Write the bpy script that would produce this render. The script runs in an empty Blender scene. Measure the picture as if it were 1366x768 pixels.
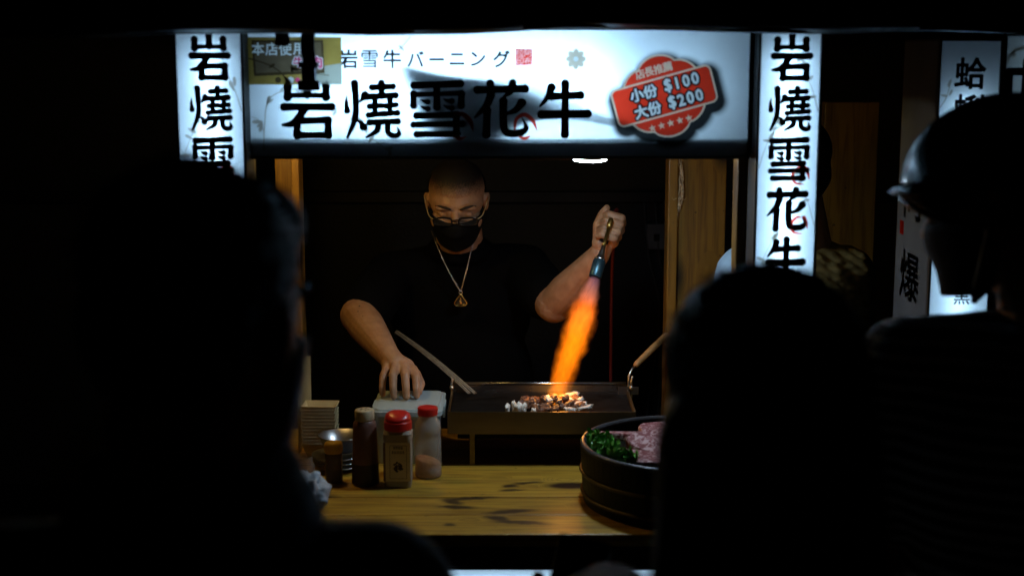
import bpy, bmesh, math, random
from mathutils import Vector, Matrix, noise
R = math.radians
PI = math.pi
rnd = random.Random(7)
S = bpy.context.scene
COL = S.collection

# ------------------------------------------------------------------ camera, world, exposure
cd = bpy.data.cameras.new('camera'); cam = bpy.data.objects.new('camera', cd); COL.objects.link(cam)
cam.location = (0, 0, 1.85); cam.rotation_euler = (R(90 - 9.4), 0, 0)
cd.lens = 50; cd.sensor_width = 36; cd.clip_start = 0.05; cd.clip_end = 500
cd.dof.use_dof = True; cd.dof.focus_distance = 3.72; cd.dof.aperture_fstop = 3.2
S.camera = cam
W = bpy.data.worlds.new('World'); S.world = W; W.use_nodes = True
wn = W.node_tree.nodes; bg = wn['Background']
sky = wn.new('ShaderNodeTexSky'); sky.sky_type = 'NISHITA'; sky.sun_disc = False
sky.sun_elevation = R(-6); sky.sun_rotation = R(200)
W.node_tree.links.new(sky.outputs[0], bg.inputs[0]); bg.inputs[1].default_value = 0.02   # night: what is left of the sky
S.view_settings.view_transform = 'Standard'; S.view_settings.look = 'None'
S.view_settings.exposure = 0; S.view_settings.gamma = 1; S.view_settings.use_curve_mapping = False
S.render.engine = 'CYCLES'
S.cycles.use_denoising = True
S.cycles.max_bounces = 10; S.cycles.diffuse_bounces = 5; S.cycles.transparent_max_bounces = 16
S.cycles.sample_clamp_indirect = 4
S.cycles.volume_step_rate = 0.25; S.cycles.volume_max_steps = 256

# ------------------------------------------------------------------ helpers
def tag(o, label=None, cat=None, group=None, kind=None):
    if label: o['label'] = label
    if cat: o['category'] = cat
    if group: o['group'] = group
    if kind: o['kind'] = kind
    return o
def thing(name, label, cat, loc, group=None):
    o = bpy.data.objects.new(name, None); COL.objects.link(o); o.location = loc
    o.empty_display_size = 0.05
    return tag(o, label, cat, group)
def link(name, me, m=None, parent=None, smooth=False):
    """one mesh object; its vertices are in world space, so a part is shifted back by its root's place"""
    if isinstance(me, bmesh.types.BMesh):
        b = me; me = bpy.data.meshes.new(name); b.normal_update(); b.to_mesh(me); b.free()
    o = bpy.data.objects.new(name, me); COL.objects.link(o)
    if m is not None:
        if not me.materials: me.materials.append(m)
    if parent is not None:
        o.parent = parent
        if parent.type == 'EMPTY': o.location = -Vector(parent.location)
    if smooth:
        for p in me.polygons: p.use_smooth = True
    return o
def box(bm, x0, x1, y0, y1, z0, z1, bev=0.0):
    r = bmesh.ops.create_cube(bm, size=1)
    vs = r['verts']
    for v in vs:
        v.co = Vector(((x0 + x1) / 2 + v.co.x * (x1 - x0), (y0 + y1) / 2 + v.co.y * (y1 - y0), (z0 + z1) / 2 + v.co.z * (z1 - z0)))
    if bev > 0:
        es = list({e for v in vs for e in v.link_edges})
        bmesh.ops.bevel(bm, geom=es, offset=bev, segments=2, affect='EDGES', profile=0.6)
def abox(name, dims, m, parent=None, bev=0.0):
    bm = bmesh.new(); box(bm, *dims, bev); return link(name, bm, m, parent)
def frame_of(d):
    d = Vector(d).normalized()
    a = Vector((0, 0, 1)) if abs(d.z) < 0.9 else Vector((1, 0, 0))
    u = d.cross(a).normalized(); v = d.cross(u).normalized()
    return d, u, v
def tube(bm, pts, rad, seg=10, cap=True, closed=False):
    pts = [Vector(p) for p in pts]; n = len(pts)
    rads = rad if isinstance(rad, (list, tuple)) else [rad] * n
    rings = []; u = None
    for i, p in enumerate(pts):
        if closed: d = pts[(i + 1) % n] - pts[i - 1]
        else: d = pts[min(i + 1, n - 1)] - pts[max(i - 1, 0)]
        if d.length < 1e-9: d = Vector((0, 0, 1))
        d.normalize()
        if u is None: _, u, v = frame_of(d)
        u = (u - d * u.dot(d)).normalized(); v = d.cross(u)
        rings.append([bm.verts.new(p + (u * math.cos(2 * PI * k / seg) + v * math.sin(2 * PI * k / seg)) * rads[i]) for k in range(seg)])
    for i in range(n if closed else n - 1):
        a, b = rings[i], rings[(i + 1) % n]
        for k in range(seg): bm.faces.new((a[k], a[(k + 1) % seg], b[(k + 1) % seg], b[k]))
    if cap and not closed:
        bm.faces.new(rings[0][::-1]); bm.faces.new(rings[-1])
def lathe(bm, prof, c, seg=28, cap0=True, cap1=True):
    """prof: (radius, z) going up, turned about the vertical through c"""
    c = Vector(c); rings = []
    for r, z in prof:
        rings.append([bm.verts.new(c + Vector((r * math.cos(2 * PI * k / seg), r * math.sin(2 * PI * k / seg), z))) for k in range(seg)])
    for a, b in zip(rings, rings[1:]):
        for k in range(seg): bm.faces.new((a[k], a[(k + 1) % seg], b[(k + 1) % seg], b[k]))
    if cap0: bm.faces.new(rings[0][::-1])
    if cap1: bm.faces.new(rings[-1])
def cone(bm, p, r, q, s, seg=18, steps=5):
    """round cone: capsule whose radius goes from r to s"""
    p, q = Vector(p), Vector(q); d, u, v = frame_of(q - p); L = (q - p).length
    prof = []
    for i in range(steps + 1):
        a = -PI / 2 + (PI / 2) * i / steps; prof.append((p + d * (r * math.sin(a)), r * math.cos(a)))
    for i in range(steps + 1):
        a = (PI / 2) * i / steps; prof.append((q + d * (s * math.sin(a)), s * math.cos(a)))
    rings = []
    for c, rr in prof[1:-1]:
        rings.append([bm.verts.new(c + (u * math.cos(2 * PI * k / seg) + v * math.sin(2 * PI * k / seg)) * rr) for k in range(seg)])
    t0 = bm.verts.new(prof[0][0]); t1 = bm.verts.new(prof[-1][0])
    for a, b in zip(rings, rings[1:]):
        for k in range(seg): bm.faces.new((a[k], b[k], b[(k + 1) % seg], a[(k + 1) % seg]))
    for k in range(seg):
        bm.faces.new((t0, rings[0][k], rings[0][(k + 1) % seg])); bm.faces.new((t1, rings[-1][(k + 1) % seg], rings[-1][k]))
def chain(bm, pts, rads):
    for i in range(len(pts) - 1): cone(bm, pts[i], rads[i], pts[i + 1], rads[i + 1])
def ell(bm, c, r, axes=None, seg=24):
    """ellipsoid; axes = three unit vectors of its own frame"""
    res = bmesh.ops.create_uvsphere(bm, u_segments=seg, v_segments=seg // 2, radius=1)
    A = axes or (Vector((1, 0, 0)), Vector((0, 1, 0)), Vector((0, 0, 1)))
    c = Vector(c)
    for v in res['verts']:
        k = v.co.copy(); v.co = c + A[0] * (k.x * r[0]) + A[1] * (k.y * r[1]) + A[2] * (k.z * r[2])
def fuse(name, bm, voxel, smooth, m, parent, it=3, shape=None):
    """union of overlapping closed lumps -> one continuous skin"""
    bmesh.ops.recalc_face_normals(bm, faces=bm.faces)
    me = bpy.data.meshes.new(name); bm.to_mesh(me); bm.free()
    t = bpy.data.objects.new('tmp', me); COL.objects.link(t)
    md = t.modifiers.new('r', 'REMESH'); md.mode = 'VOXEL'; md.voxel_size = voxel
    if smooth: sm = t.modifiers.new('s', 'SMOOTH'); sm.factor = smooth; sm.iterations = it
    dg = bpy.context.evaluated_depsgraph_get(); dg.update()
    out = bpy.data.meshes.new_from_object(t.evaluated_get(dg)); out.name = name
    bpy.data.objects.remove(t); bpy.data.meshes.remove(me)
    if shape:
        cs = [v.co.copy() for v in out.vertices]; ns = [n.vector.copy() for n in out.vertex_normals]
        out.vertices.foreach_set('co', [q for c, n in zip(cs, ns) for q in shape(c, n)])
    out.materials.clear()
    return link(name, out, m, parent, smooth=True)
def catmull(P, n=6):
    P = [tuple(p) for p in P]
    if len(P) < 3: return P
    out = []; Q = [P[0]] + P + [P[-1]]
    for i in range(1, len(Q) - 2):
        for k in range(n):
            t = k / n
            out.append(tuple(0.5 * ((2 * b) + (c - a) * t + (2 * a - 5 * b + 4 * c - d) * t * t + (-a + 3 * b - 3 * c + d) * t ** 3)
                             for a, b, c, d in zip(Q[i - 1], Q[i], Q[i + 1], Q[i + 2])))
    out.append(P[-1]); return out

# ------------------------------------------------------------------ materials
def new_mat(name):
    m = bpy.data.materials.new(name); m.use_nodes = True; nt = m.node_tree; nt.nodes.clear()
    out = nt.nodes.new('ShaderNodeOutputMaterial'); return m, nt, out
def nd(nt, t, **kw):
    n = nt.nodes.new(t)
    for k, v in kw.items(): setattr(n, k, v)
    return n
def pbr(name, col, rough=0.5, metal=0.0, var=None, bump=None, rvar=0.0, spec=0.5, trans=0.0, ior=1.45, stretch=(1, 1, 1), col2=None, sss=0.0, coat=0.0, sheen=0.0):
    """var=(scale, amount): tonal unevenness; bump=(scale, strength): fine relief"""
    m, nt, out = new_mat(name); L = nt.links.new
    b = nd(nt, 'ShaderNodeBsdfPrincipled'); L(b.outputs[0], out.inputs[0])
    b.inputs['Roughness'].default_value = rough; b.inputs['Metallic'].default_value = metal
    b.inputs['Specular IOR Level'].default_value = spec; b.inputs['IOR'].default_value = ior
    b.inputs['Transmission Weight'].default_value = trans; b.inputs['Coat Weight'].default_value = coat
    b.inputs['Sheen Weight'].default_value = sheen
    if sss: b.inputs['Subsurface Weight'].default_value = sss; b.inputs['Subsurface Radius'].default_value = (0.006, 0.002, 0.001); b.inputs['Subsurface Scale'].default_value = 1
    b.inputs['Base Color'].default_value = (*col, 1)
    tc = nd(nt, 'ShaderNodeTexCoord'); mp = nd(nt, 'ShaderNodeMapping'); mp.inputs['Scale'].default_value = stretch
    L(tc.outputs['Object'], mp.inputs[0])
    if var:
        n = nd(nt, 'ShaderNodeTexNoise'); n.inputs['Scale'].default_value = var[0]; n.inputs['Detail'].default_value = 6; L(mp.outputs[0], n.inputs[0])
        rp = nd(nt, 'ShaderNodeValToRGB'); c2 = col2 or tuple(c * (1 - var[1]) for c in col)
        rp.color_ramp.elements[0].position = 0.32; rp.color_ramp.elements[1].position = 0.68
        rp.color_ramp.elements[0].color = (*c2, 1); rp.color_ramp.elements[1].color = (*[min(1, c * (1 + var[1] * .35)) for c in col], 1)
        L(n.outputs[0], rp.inputs[0]); L(rp.outputs[0], b.inputs['Base Color'])
        if rvar:
            mr = nd(nt, 'ShaderNodeMapRange'); mr.inputs['To Min'].default_value = max(0.02, rough - rvar); mr.inputs['To Max'].default_value = min(1, rough + rvar)
            L(n.outputs[0], mr.inputs[0]); L(mr.outputs[0], b.inputs['Roughness'])
    if bump:
        n2 = nd(nt, 'ShaderNodeTexNoise'); n2.inputs['Scale'].default_value = bump[0]; n2.inputs['Detail'].default_value = 5; L(mp.outputs[0], n2.inputs[0])
        bp = nd(nt, 'ShaderNodeBump'); bp.inputs['Strength'].default_value = bump[1]; bp.inputs['Distance'].default_value = 0.002
        L(n2.outputs[0], bp.inputs['Height']); L(bp.outputs[0], b.inputs['Normal'])
    return m
def wood(name, light, dark, axis='X', rough=0.42, coat=0.25, knots=()):
    """sawn pine: long grain along one axis, rings, a few knots, per-board shift"""
    m, nt, out = new_mat(name); L = nt.links.new
    b = nd(nt, 'ShaderNodeBsdfPrincipled'); L(b.outputs[0], out.inputs[0]); b.inputs['Roughness'].default_value = rough
    b.inputs['Coat Weight'].default_value = coat; b.inputs['Coat Roughness'].default_value = 0.3
    tc = nd(nt, 'ShaderNodeTexCoord'); oi = nd(nt, 'ShaderNodeObjectInfo')
    ad = nd(nt, 'ShaderNodeVectorMath', operation='ADD'); sc = nd(nt, 'ShaderNodeVectorMath', operation='SCALE'); sc.inputs['Scale'].default_value = 23.0
    cx = nd(nt, 'ShaderNodeCombineXYZ'); L(oi.outputs['Random'], cx.inputs[0]); L(oi.outputs['Random'], cx.inputs[1]); L(oi.outputs['Random'], cx.inputs[2])
    L(cx.outputs[0], sc.inputs[0]); L(tc.outputs['Object'], ad.inputs[0]); L(sc.outputs[0], ad.inputs[1])
    st = {'X': (.9, 15, 15), 'Z': (15, 15, .9)}[axis]
    mp = nd(nt, 'ShaderNodeMapping'); mp.inputs['Scale'].default_value = st; L(ad.outputs[0], mp.inputs[0])
    mk = nd(nt, 'ShaderNodeMapping'); mk.inputs['Scale'].default_value = {'X': (3.6, 8, 8), 'Z': (8, 8, 3.6)}[axis]; L(ad.outputs[0], mk.inputs[0])
    vo = nd(nt, 'ShaderNodeTexVoronoi'); vo.inputs['Scale'].default_value = 1.0; L(mk.outputs[0], vo.inputs['Vector'])
    kn = nd(nt, 'ShaderNodeMapRange'); kn.inputs['From Min'].default_value = 0.14; kn.inputs['From Max'].default_value = 0.27; kn.inputs['To Min'].default_value = 1; kn.inputs['To Max'].default_value = 0
    L(vo.outputs['Distance'], kn.inputs[0])
    ns = nd(nt, 'ShaderNodeTexNoise'); ns.inputs['Scale'].default_value = 1.3; ns.inputs['Detail'].default_value = 5; L(mp.outputs[0], ns.inputs[0])
    # the rings bend round the knots
    sm = nd(nt, 'ShaderNodeMath', operation='MULTIPLY_ADD'); L(kn.outputs[0], sm.inputs[0]); sm.inputs[1].default_value = 0.9; L(ns.outputs[0], sm.inputs[2])
    ml = nd(nt, 'ShaderNodeMath', operation='MULTIPLY'); L(sm.outputs[0], ml.inputs[0]); ml.inputs[1].default_value = 46
    si = nd(nt, 'ShaderNodeMath', operation='SINE'); L(ml.outputs[0], si.inputs[0])
    mr = nd(nt, 'ShaderNodeMapRange'); mr.inputs['From Min'].default_value = -1; L(si.outputs[0], mr.inputs[0])
    fine = nd(nt, 'ShaderNodeTexNoise'); fine.inputs['Scale'].default_value = 14; fine.inputs['Detail'].default_value = 3; L(mp.outputs[0], fine.inputs[0])
    mx = nd(nt, 'ShaderNodeMath', operation='MULTIPLY'); L(mr.outputs[0], mx.inputs[0]); L(fine.outputs[0], mx.inputs[1])
    rp = nd(nt, 'ShaderNodeValToRGB'); rp.color_ramp.elements[0].color = (*light, 1); rp.color_ramp.elements[1].color = (*dark, 1)
    rp.color_ramp.elements[0].position = 0.12; rp.color_ramp.elements[1].position = 0.75; L(mx.outputs[0], rp.inputs[0])
    # knots: dark brown hearts, only some of the cells
    pw = nd(nt, 'ShaderNodeMath', operation='POWER'); L(kn.outputs[0], pw.inputs[0]); pw.inputs[1].default_value = 1.1
    se = nd(nt, 'ShaderNodeSeparateColor'); L(vo.outputs['Color'], se.inputs[0])
    gt = nd(nt, 'ShaderNodeMath', operation='GREATER_THAN'); gt.inputs[1].default_value = 0.42; L(se.outputs[0], gt.inputs[0])
    km = nd(nt, 'ShaderNodeMath', operation='MULTIPLY'); L(pw.outputs[0], km.inputs[0]); L(gt.outputs[0], km.inputs[1])
    mc = nd(nt, 'ShaderNodeMix', data_type='RGBA'); L(km.outputs[0], mc.inputs[0]); L(rp.outputs[0], mc.inputs[6]); mc.inputs[7].default_value = (dark[0] * .12, dark[1] * .10, dark[2] * .1, 1)
    # specks of dirt and burnt spots
    sp1 = nd(nt, 'ShaderNodeTexNoise'); sp1.inputs['Scale'].default_value = 70; sp1.inputs['Detail'].default_value = 2; L(tc.outputs['Object'], sp1.inputs[0])
    sp2 = nd(nt, 'ShaderNodeMapRange'); sp2.inputs['From Min'].default_value = .70; sp2.inputs['From Max'].default_value = .74; sp2.inputs['To Max'].default_value = .8; L(sp1.outputs[0], sp2.inputs[0])
    mc0 = mc; mc = nd(nt, 'ShaderNodeMix', data_type='RGBA'); L(sp2.outputs[0], mc.inputs[0]); L(mc0.outputs[2], mc.inputs[6]); mc.inputs[7].default_value = (.02, .012, .006, 1)
    # the big knots and the dark figure that runs out from them: (x, y, half length, half width, turn)
    for kx, ky, hl, hw, tn in knots:
        pm = nd(nt, 'ShaderNodeMapping', vector_type='TEXTURE'); pm.inputs['Location'].default_value = (kx, ky, .89); pm.inputs['Rotation'].default_value = (0, 0, tn); pm.inputs['Scale'].default_value = (hl * 1.5, hw * 1.7, .1)
        wn_ = nd(nt, 'ShaderNodeTexNoise'); wn_.inputs['Scale'].default_value = 42; wn_.inputs['Detail'].default_value = 3; L(tc.outputs['Object'], wn_.inputs[0])
        wo = nd(nt, 'ShaderNodeVectorMath', operation='MULTIPLY_ADD'); L(wn_.outputs['Color'], wo.inputs[0]); wo.inputs[1].default_value = (.018, .018, 0); L(tc.outputs['Object'], wo.inputs[2])
        L(wo.outputs[0], pm.inputs[0]); ln_ = nd(nt, 'ShaderNodeVectorMath', operation='LENGTH'); L(pm.outputs[0], ln_.inputs[0])
        km_ = nd(nt, 'ShaderNodeMapRange'); km_.inputs['From Min'].default_value = 1.0; km_.inputs['From Max'].default_value = .5; km_.inputs['To Max'].default_value = .92; L(ln_.outputs['Value'], km_.inputs[0])
        mc1 = mc; mc = nd(nt, 'ShaderNodeMix', data_type='RGBA'); L(km_.outputs[0], mc.inputs[0]); L(mc1.outputs[2], mc.inputs[6]); mc.inputs[7].default_value = (.022, .010, .004, 1)
    # board-to-board tone
    hv = nd(nt, 'ShaderNodeHueSaturation'); vr = nd(nt, 'ShaderNodeMapRange'); vr.inputs['To Min'].default_value = 0.8; vr.inputs['To Max'].default_value = 1.12
    L(oi.outputs['Random'], vr.inputs[0]); L(vr.outputs[0], hv.inputs['Value']); L(mc.outputs[2], hv.inputs['Color']); L(hv.outputs[0], b.inputs['Base Color'])
    bp = nd(nt, 'ShaderNodeBump'); bp.inputs['Strength'].default_value = 0.25; bp.inputs['Distance'].default_value = 0.001; L(mx.outputs[0], bp.inputs['Height']); L(bp.outputs[0], b.inputs['Normal'])
    return m
def emit(name, col, s):
    m, nt, out = new_mat(name); e = nd(nt, 'ShaderNodeEmission'); e.inputs[0].default_value = (*col, 1); e.inputs[1].default_value = s
    nt.links.new(e.outputs[0], out.inputs[0]); return m
def sheet(name, col, t=0.75, var=0.0):
    """backlit film or acrylic: passes light diffusely, reflects the rest"""
    m, nt, out = new_mat(name); L = nt.links.new
    tr = nd(nt, 'ShaderNodeBsdfTranslucent'); df = nd(nt, 'ShaderNodeBsdfDiffuse'); mx = nd(nt, 'ShaderNodeMixShader'); mx.inputs[0].default_value = t
    for s in (tr, df): s.inputs['Color'].default_value = (*col, 1)
    if var:
        tc = nd(nt, 'ShaderNodeTexCoord'); n = nd(nt, 'ShaderNodeTexNoise'); n.inputs['Scale'].default_value = 9; n.inputs['Detail'].default_value = 8; L(tc.outputs['Object'], n.inputs[0])
        rp = nd(nt, 'ShaderNodeValToRGB'); rp.color_ramp.elements[0].color = (*[c * (1 - var) for c in col], 1); rp.color_ramp.elements[1].color = (*col, 1)
        rp.color_ramp.elements[0].position = .3; rp.color_ramp.elements[1].position = .6
        L(n.outputs[0], rp.inputs[0]); L(rp.outputs[0], tr.inputs[0])
    L(df.outputs[0], mx.inputs[1]); L(tr.outputs[0], mx.inputs[2]); L(mx.outputs[0], out.inputs[0]); return m
def clear(name, col, rough=0.15, alpha=0.35, tint=0.6):
    """thin cloudy plastic: part see-through, part milky"""
    m, nt, out = new_mat(name); L = nt.links.new
    b = nd(nt, 'ShaderNodeBsdfPrincipled'); b.inputs['Base Color'].default_value = (*col, 1); b.inputs['Roughness'].default_value = rough
    t = nd(nt, 'ShaderNodeBsdfTransparent'); t.inputs[0].default_value = (*[1 - (1 - c) * tint for c in col], 1)
    mx = nd(nt, 'ShaderNodeMixShader'); mx.inputs[0].default_value = alpha
    L(t.outputs[0], mx.inputs[1]); L(b.outputs[0], mx.inputs[2]); L(mx.outputs[0], out.inputs[0]); return m

M = {}
M['asphalt'] = pbr('asphalt', (.05, .05, .052), .8, var=(3, .4), bump=(220, .5))
M['pine'] = wood('pine', (.43, .25, .026), (.17, .075, .006), 'X', knots=[(-.085, 2.972, .050, .009, .16), (-.118, 2.948, .020, .010, -.5), (-.108, 2.915, .034, .010, -.12), (.004, 2.885, .046, .009, .2), (-.022, 2.842, .022, .010, -.4), (.030, 2.815, .055, .009, -.16), (.004, 3.060, .016, .010, 0), (.008, 3.030, .026, .006, .1), (.045, 3.085, .03, .007, .2), (-.12, 2.80, .012, .006, 0)])
M['post_wood'] = wood('post_wood', (.26, .14, .018), (.12, .056, .009), 'Z')
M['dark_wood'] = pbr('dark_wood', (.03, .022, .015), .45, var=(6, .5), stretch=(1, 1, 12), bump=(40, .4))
M['torn'] = pbr('torn_fibre', (.62, .50, .34), .9, var=(60, .4), stretch=(1, 1, .2), bump=(200, 1))
M['tarp'] = pbr('tarpaulin', (.012, .013, .016), .38, bump=(18, .5), var=(5, .4))
M['wall'] = pbr('rough_wall', (.004, .006, .010), .6, var=(120, .8), bump=(90, 1.0), rvar=.2)
M['dark_metal'] = pbr('dark_metal', (.012, .012, .014), .45, .6, var=(8, .4))
M['alu'] = pbr('aluminium', (.12, .11, .10), .5, .8, var=(30, .3), rvar=.15)
M['box_white'] = pbr('box_inside', (.14, .14, .15), .7, var=(4, .1))
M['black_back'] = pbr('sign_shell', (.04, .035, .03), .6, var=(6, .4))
M['acrylic'] = sheet('acrylic', (.86, .87, .88), .7, .12)
M['acrylic_grey'] = sheet('acrylic_grey', (.34, .36, .40), .6, .08)
M['ink'] = pbr('black_ink', (.006, .005, .008), .5, var=(9, .3))
M['ink_red'] = sheet('red_ink', (.66, .032, .013), .8)
M['ink_deep_red'] = sheet('deep_red_ink', (.75, .06, .04), .8)
M['ink_cream'] = sheet('cream_ink', (.86, .62, .44), .8)
M['ink_white'] = sheet('white_ink', (.93, .93, .9), .85)
M['ink_beige'] = sheet('beige_ink', (.70, .56, .42), .75)
M['ink_branch'] = sheet('branch_ink', (.56, .50, .42), .75)
M['ink_gold'] = sheet('ochre_ink', (.34, .22, .05), .7, .35)
M['ink_board'] = sheet('brown_board_ink', (.15, .105, .06), .7, .2)
M['ink_edge'] = sheet('board_edge_ink', (.07, .045, .02), .7)
M['ink_pale'] = sheet('pale_ink', (.42, .40, .32), .7, .1)
M['ink_pink'] = sheet('pink_ink', (.62, .06, .16), .7)
M['tube'] = emit('cool_tube', (.42, .72, 1.0), 30)
M['tube_bright'] = emit('cool_tube_bright', (.44, .73, 1.0), 21)
M['tube_dim'] = emit('cool_tube_dim', (.44, .73, 1.0), 15)
M['tube_faint'] = emit('cool_tube_faint', (.50, .78, 1.0), 5)
M['led'] = emit('led_disc', (.62, .82, 1.0), 200)
M['bulb'] = emit('warm_bulb', (1.0, .62, .17), 225)
M['bulb_weak'] = emit('warm_bulb_weak', (1.0, .62, .18), 42)
M['iron'] = pbr('griddle_iron', (.005, .005, .005), .6, 0, spec=.15, var=(25, .6), bump=(60, .5), rvar=.2)
M['steel'] = pbr('worn_steel', (.52, .52, .53), .30, 1, var=(14, .35), rvar=.14, stretch=(.3, 1, 1))
M['brown_steel'] = pbr('counter_tinted_steel', (.26, .20, .11), .42, 1, var=(9, .45), rvar=.15, stretch=(.3, 1, 1))  # brown base colour stands in for the pine counter mirrored in stainless steel
M['brass'] = pbr('brass', (.45, .30, .09), .35, 1, var=(60, .3))
M['gold'] = pbr('gold', (.75, .52, .20), .22, 1, var=(200, .4), bump=(160, .6))
M['silver'] = pbr('silver', (.82, .82, .82), .22, 1)
M['blued'] = pbr('blued_steel', (.06, .13, .17), .38, .75, var=(40, .4), rvar=.1)
M['rubber_red'] = pbr('red_hose', (.30, .02, .015), .5)
M['skin'] = pbr('skin', (.43, .245, .145), .46, var=(38, .34), bump=(260, .5), col2=(.36, .185, .105), sss=.15)
M['skin_dark'] = pbr('skin_brow', (.03, .02, .015), .7)
M['stubble'] = None
M['cloth_black'] = pbr('black_cotton', (.0018, .0019, .0024), .9, bump=(500, .4), spec=.1)
M['cloth_mask'] = pbr('mask_cloth', (.0022, .0027, .003), .8, spec=.2, bump=(600, .4))
M['plastic_black'] = pbr('black_plastic', (.01, .01, .011), .25)
M['hair'] = pbr('black_hair', (.003, .0026, .0025), .55, stretch=(1, 1, .15), bump=(240, 1.0))
M['jacket_dark'] = pbr('dark_jacket', (.005, .0055, .007), .85, bump=(300, .5))
M['jacket_olive'] = pbr('olive_nylon', (.24, .20, .085), .4, bump=(45, .7), var=(12, .3))
M['jacket_cool_lit'] = pbr('cool_lit_cloth', (.28, .46, .66), .7, bump=(60, .8), var=(14, .2))  # cool lamp light on the olive jacket, put into the colour as blue
M['helmet'] = pbr('helmet_gloss', (.004, .004, .005), .22, coat=.3)
M['paper'] = pbr('paper_board', (.68, .58, .34), .75, var=(30, .12))
M['sauce'] = pbr('sauce_bottle', (.16, .075, .055), .42, var=(18, .3))
M['sauce_cap'] = pbr('bottle_cap_cream', (.50, .42, .27), .5, var=(60, .3))
M['sauce_dark'] = pbr('dark_sauce', (.025, .012, .009), .4)
M['cap_red'] = pbr('red_plastic', (.52, .02, .014), .3)
M['cap_yellow'] = pbr('yellow_cap', (.52, .30, .03), .45)
M['jar_white'] = pbr('spice_jar', (.34, .28, .22), .35, var=(10, .2))
M['label_paper'] = pbr('label_paper', (.62, .52, .38), .6, var=(25, .12))
M['label_ink'] = pbr('label_ink', (.05, .03, .02), .6)
M['label_side'] = pbr('label_side', (.13, .07, .05), .6)
M['tub'] = clear('cloudy_tub', (.62, .72, .74), .25, .55, .35)
M['shaker'] = clear('cloudy_shaker', (.72, .66, .58), .2, .32, .3)
M['glass'] = clear('jar_glass', (.55, .45, .36), .08, .25, .4)
M['powder'] = pbr('orange_powder', (.50, .22, .10), .9, var=(60, .4), bump=(200, 1))
M['tissue'] = pbr('pale_plastic', (.42, .50, .60), .4, bump=(30, .8), var=(10, .2))
M['bucket'] = pbr('lacquered_cedar', (.006, .004, .003), .5, spec=.2, var=(12, .5), stretch=(3, 3, .4), bump=(60, .3))
M['band'] = pbr('bucket_band', (.09, .065, .03), .45, .4, var=(30, .4))
M['rim'] = pbr('bucket_rim', (.05, .05, .055), .32, .1, var=(10, .3))
M['brown_meat'] = pbr('seared_beef', (.20, .085, .045), .5, var=(70, .6), bump=(120, 1), col2=(.07, .03, .018))
M['fat'] = pbr('onion_white', (.72, .66, .58), .4, var=(60, .2), bump=(90, .7))
M['handle'] = pbr('handle_wood', (.42, .22, .08), .55, var=(20, .3), stretch=(1, 1, 6))
M['red_cable'] = pbr('red_cable', (.10, .006, .005), .6)
M['cable'] = pbr('grey_cable', (.05, .055, .06), .5)
M['strap'] = pbr('strap_webbing', (.008, .008, .009), .7, bump=(400, .6))

def marbled():
    m, nt, out = new_mat('marbled_beef'); L = nt.links.new
    b = nd(nt, 'ShaderNodeBsdfPrincipled'); b.inputs['Roughness'].default_value = .5; b.inputs['Coat Weight'].default_value = .08; L(b.outputs[0], out.inputs[0])
    tc = nd(nt, 'ShaderNodeTexCoord'); n = nd(nt, 'ShaderNodeTexNoise'); n.inputs['Scale'].default_value = 75; n.inputs['Detail'].default_value = 8; n.inputs['Distortion'].default_value = 1.6
    L(tc.outputs['Object'], n.inputs[0]); rp = nd(nt, 'ShaderNodeValToRGB'); e = rp.color_ramp.elements
    e[0].position = .42; e[0].color = (.15, .018, .022, 1); e[1].position = .58; e[1].color = (.50, .33, .34, 1); k = e.new(.5); k.color = (.22, .055, .065, 1)
    L(n.outputs[0], rp.inputs[0]); L(rp.outputs[0], b.inputs['Base Color'])
    bp = nd(nt, 'ShaderNodeBump'); bp.inputs['Strength'].default_value = .5; bp.inputs['Distance'].default_value = .001; L(n.outputs[0], bp.inputs['Height']); L(bp.outputs[0], b.inputs['Normal'])
    return m
M['beef'] = marbled()
def stubble():
    m, nt, out = new_mat('shaved_hair'); L = nt.links.new
    b = nd(nt, 'ShaderNodeBsdfPrincipled'); b.inputs['Roughness'].default_value = .6; b.inputs['Base Color'].default_value = (.010, .008, .007, 1)
    t = nd(nt, 'ShaderNodeBsdfTransparent'); mx = nd(nt, 'ShaderNodeMixShader')
    at = nd(nt, 'ShaderNodeAttribute', attribute_name='coverage'); tc = nd(nt, 'ShaderNodeTexCoord')
    n = nd(nt, 'ShaderNodeTexNoise'); n.inputs['Scale'].default_value = 350; n.inputs['Detail'].default_value = 3; L(tc.outputs['Object'], n.inputs[0])
    a = nd(nt, 'ShaderNodeMath', operation='ADD'); L(at.outputs['Fac'], a.inputs[0]); L(n.outputs[0], a.inputs[1])
    mr = nd(nt, 'ShaderNodeMapRange'); mr.inputs['From Min'].default_value = .62; mr.inputs['From Max'].default_value = 1.4; mr.inputs['To Max'].default_value = .97; L(a.outputs[0], mr.inputs[0])
    L(mr.outputs[0], mx.inputs[0]); L(t.outputs[0], mx.inputs[1]); L(b.outputs[0], mx.inputs[2]); L(mx.outputs[0], out.inputs[0]); return m
M['stubble'] = stubble()
def striped():
    m, nt, out = new_mat('striped_cotton'); L = nt.links.new
    b = nd(nt, 'ShaderNodeBsdfPrincipled'); b.inputs['Roughness'].default_value = .85; L(b.outputs[0], out.inputs[0])
    tc = nd(nt, 'ShaderNodeTexCoord'); w = nd(nt, 'ShaderNodeTexWave', wave_type='BANDS', bands_direction='Z'); w.inputs['Scale'].default_value = 15; w.inputs['Distortion'].default_value = .6; w.inputs['Detail'].default_value = 1
    L(tc.outputs['Object'], w.inputs[0]); rp = nd(nt, 'ShaderNodeValToRGB'); e = rp.color_ramp.elements; e[0].position = .55; e[0].color = (.008, .008, .01, 1); e[1].position = .65; e[1].color = (.55, .60, .66, 1)
    L(w.outputs[0], rp.inputs[0]); L(rp.outputs[0], b.inputs['Base Color']); return m
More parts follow.
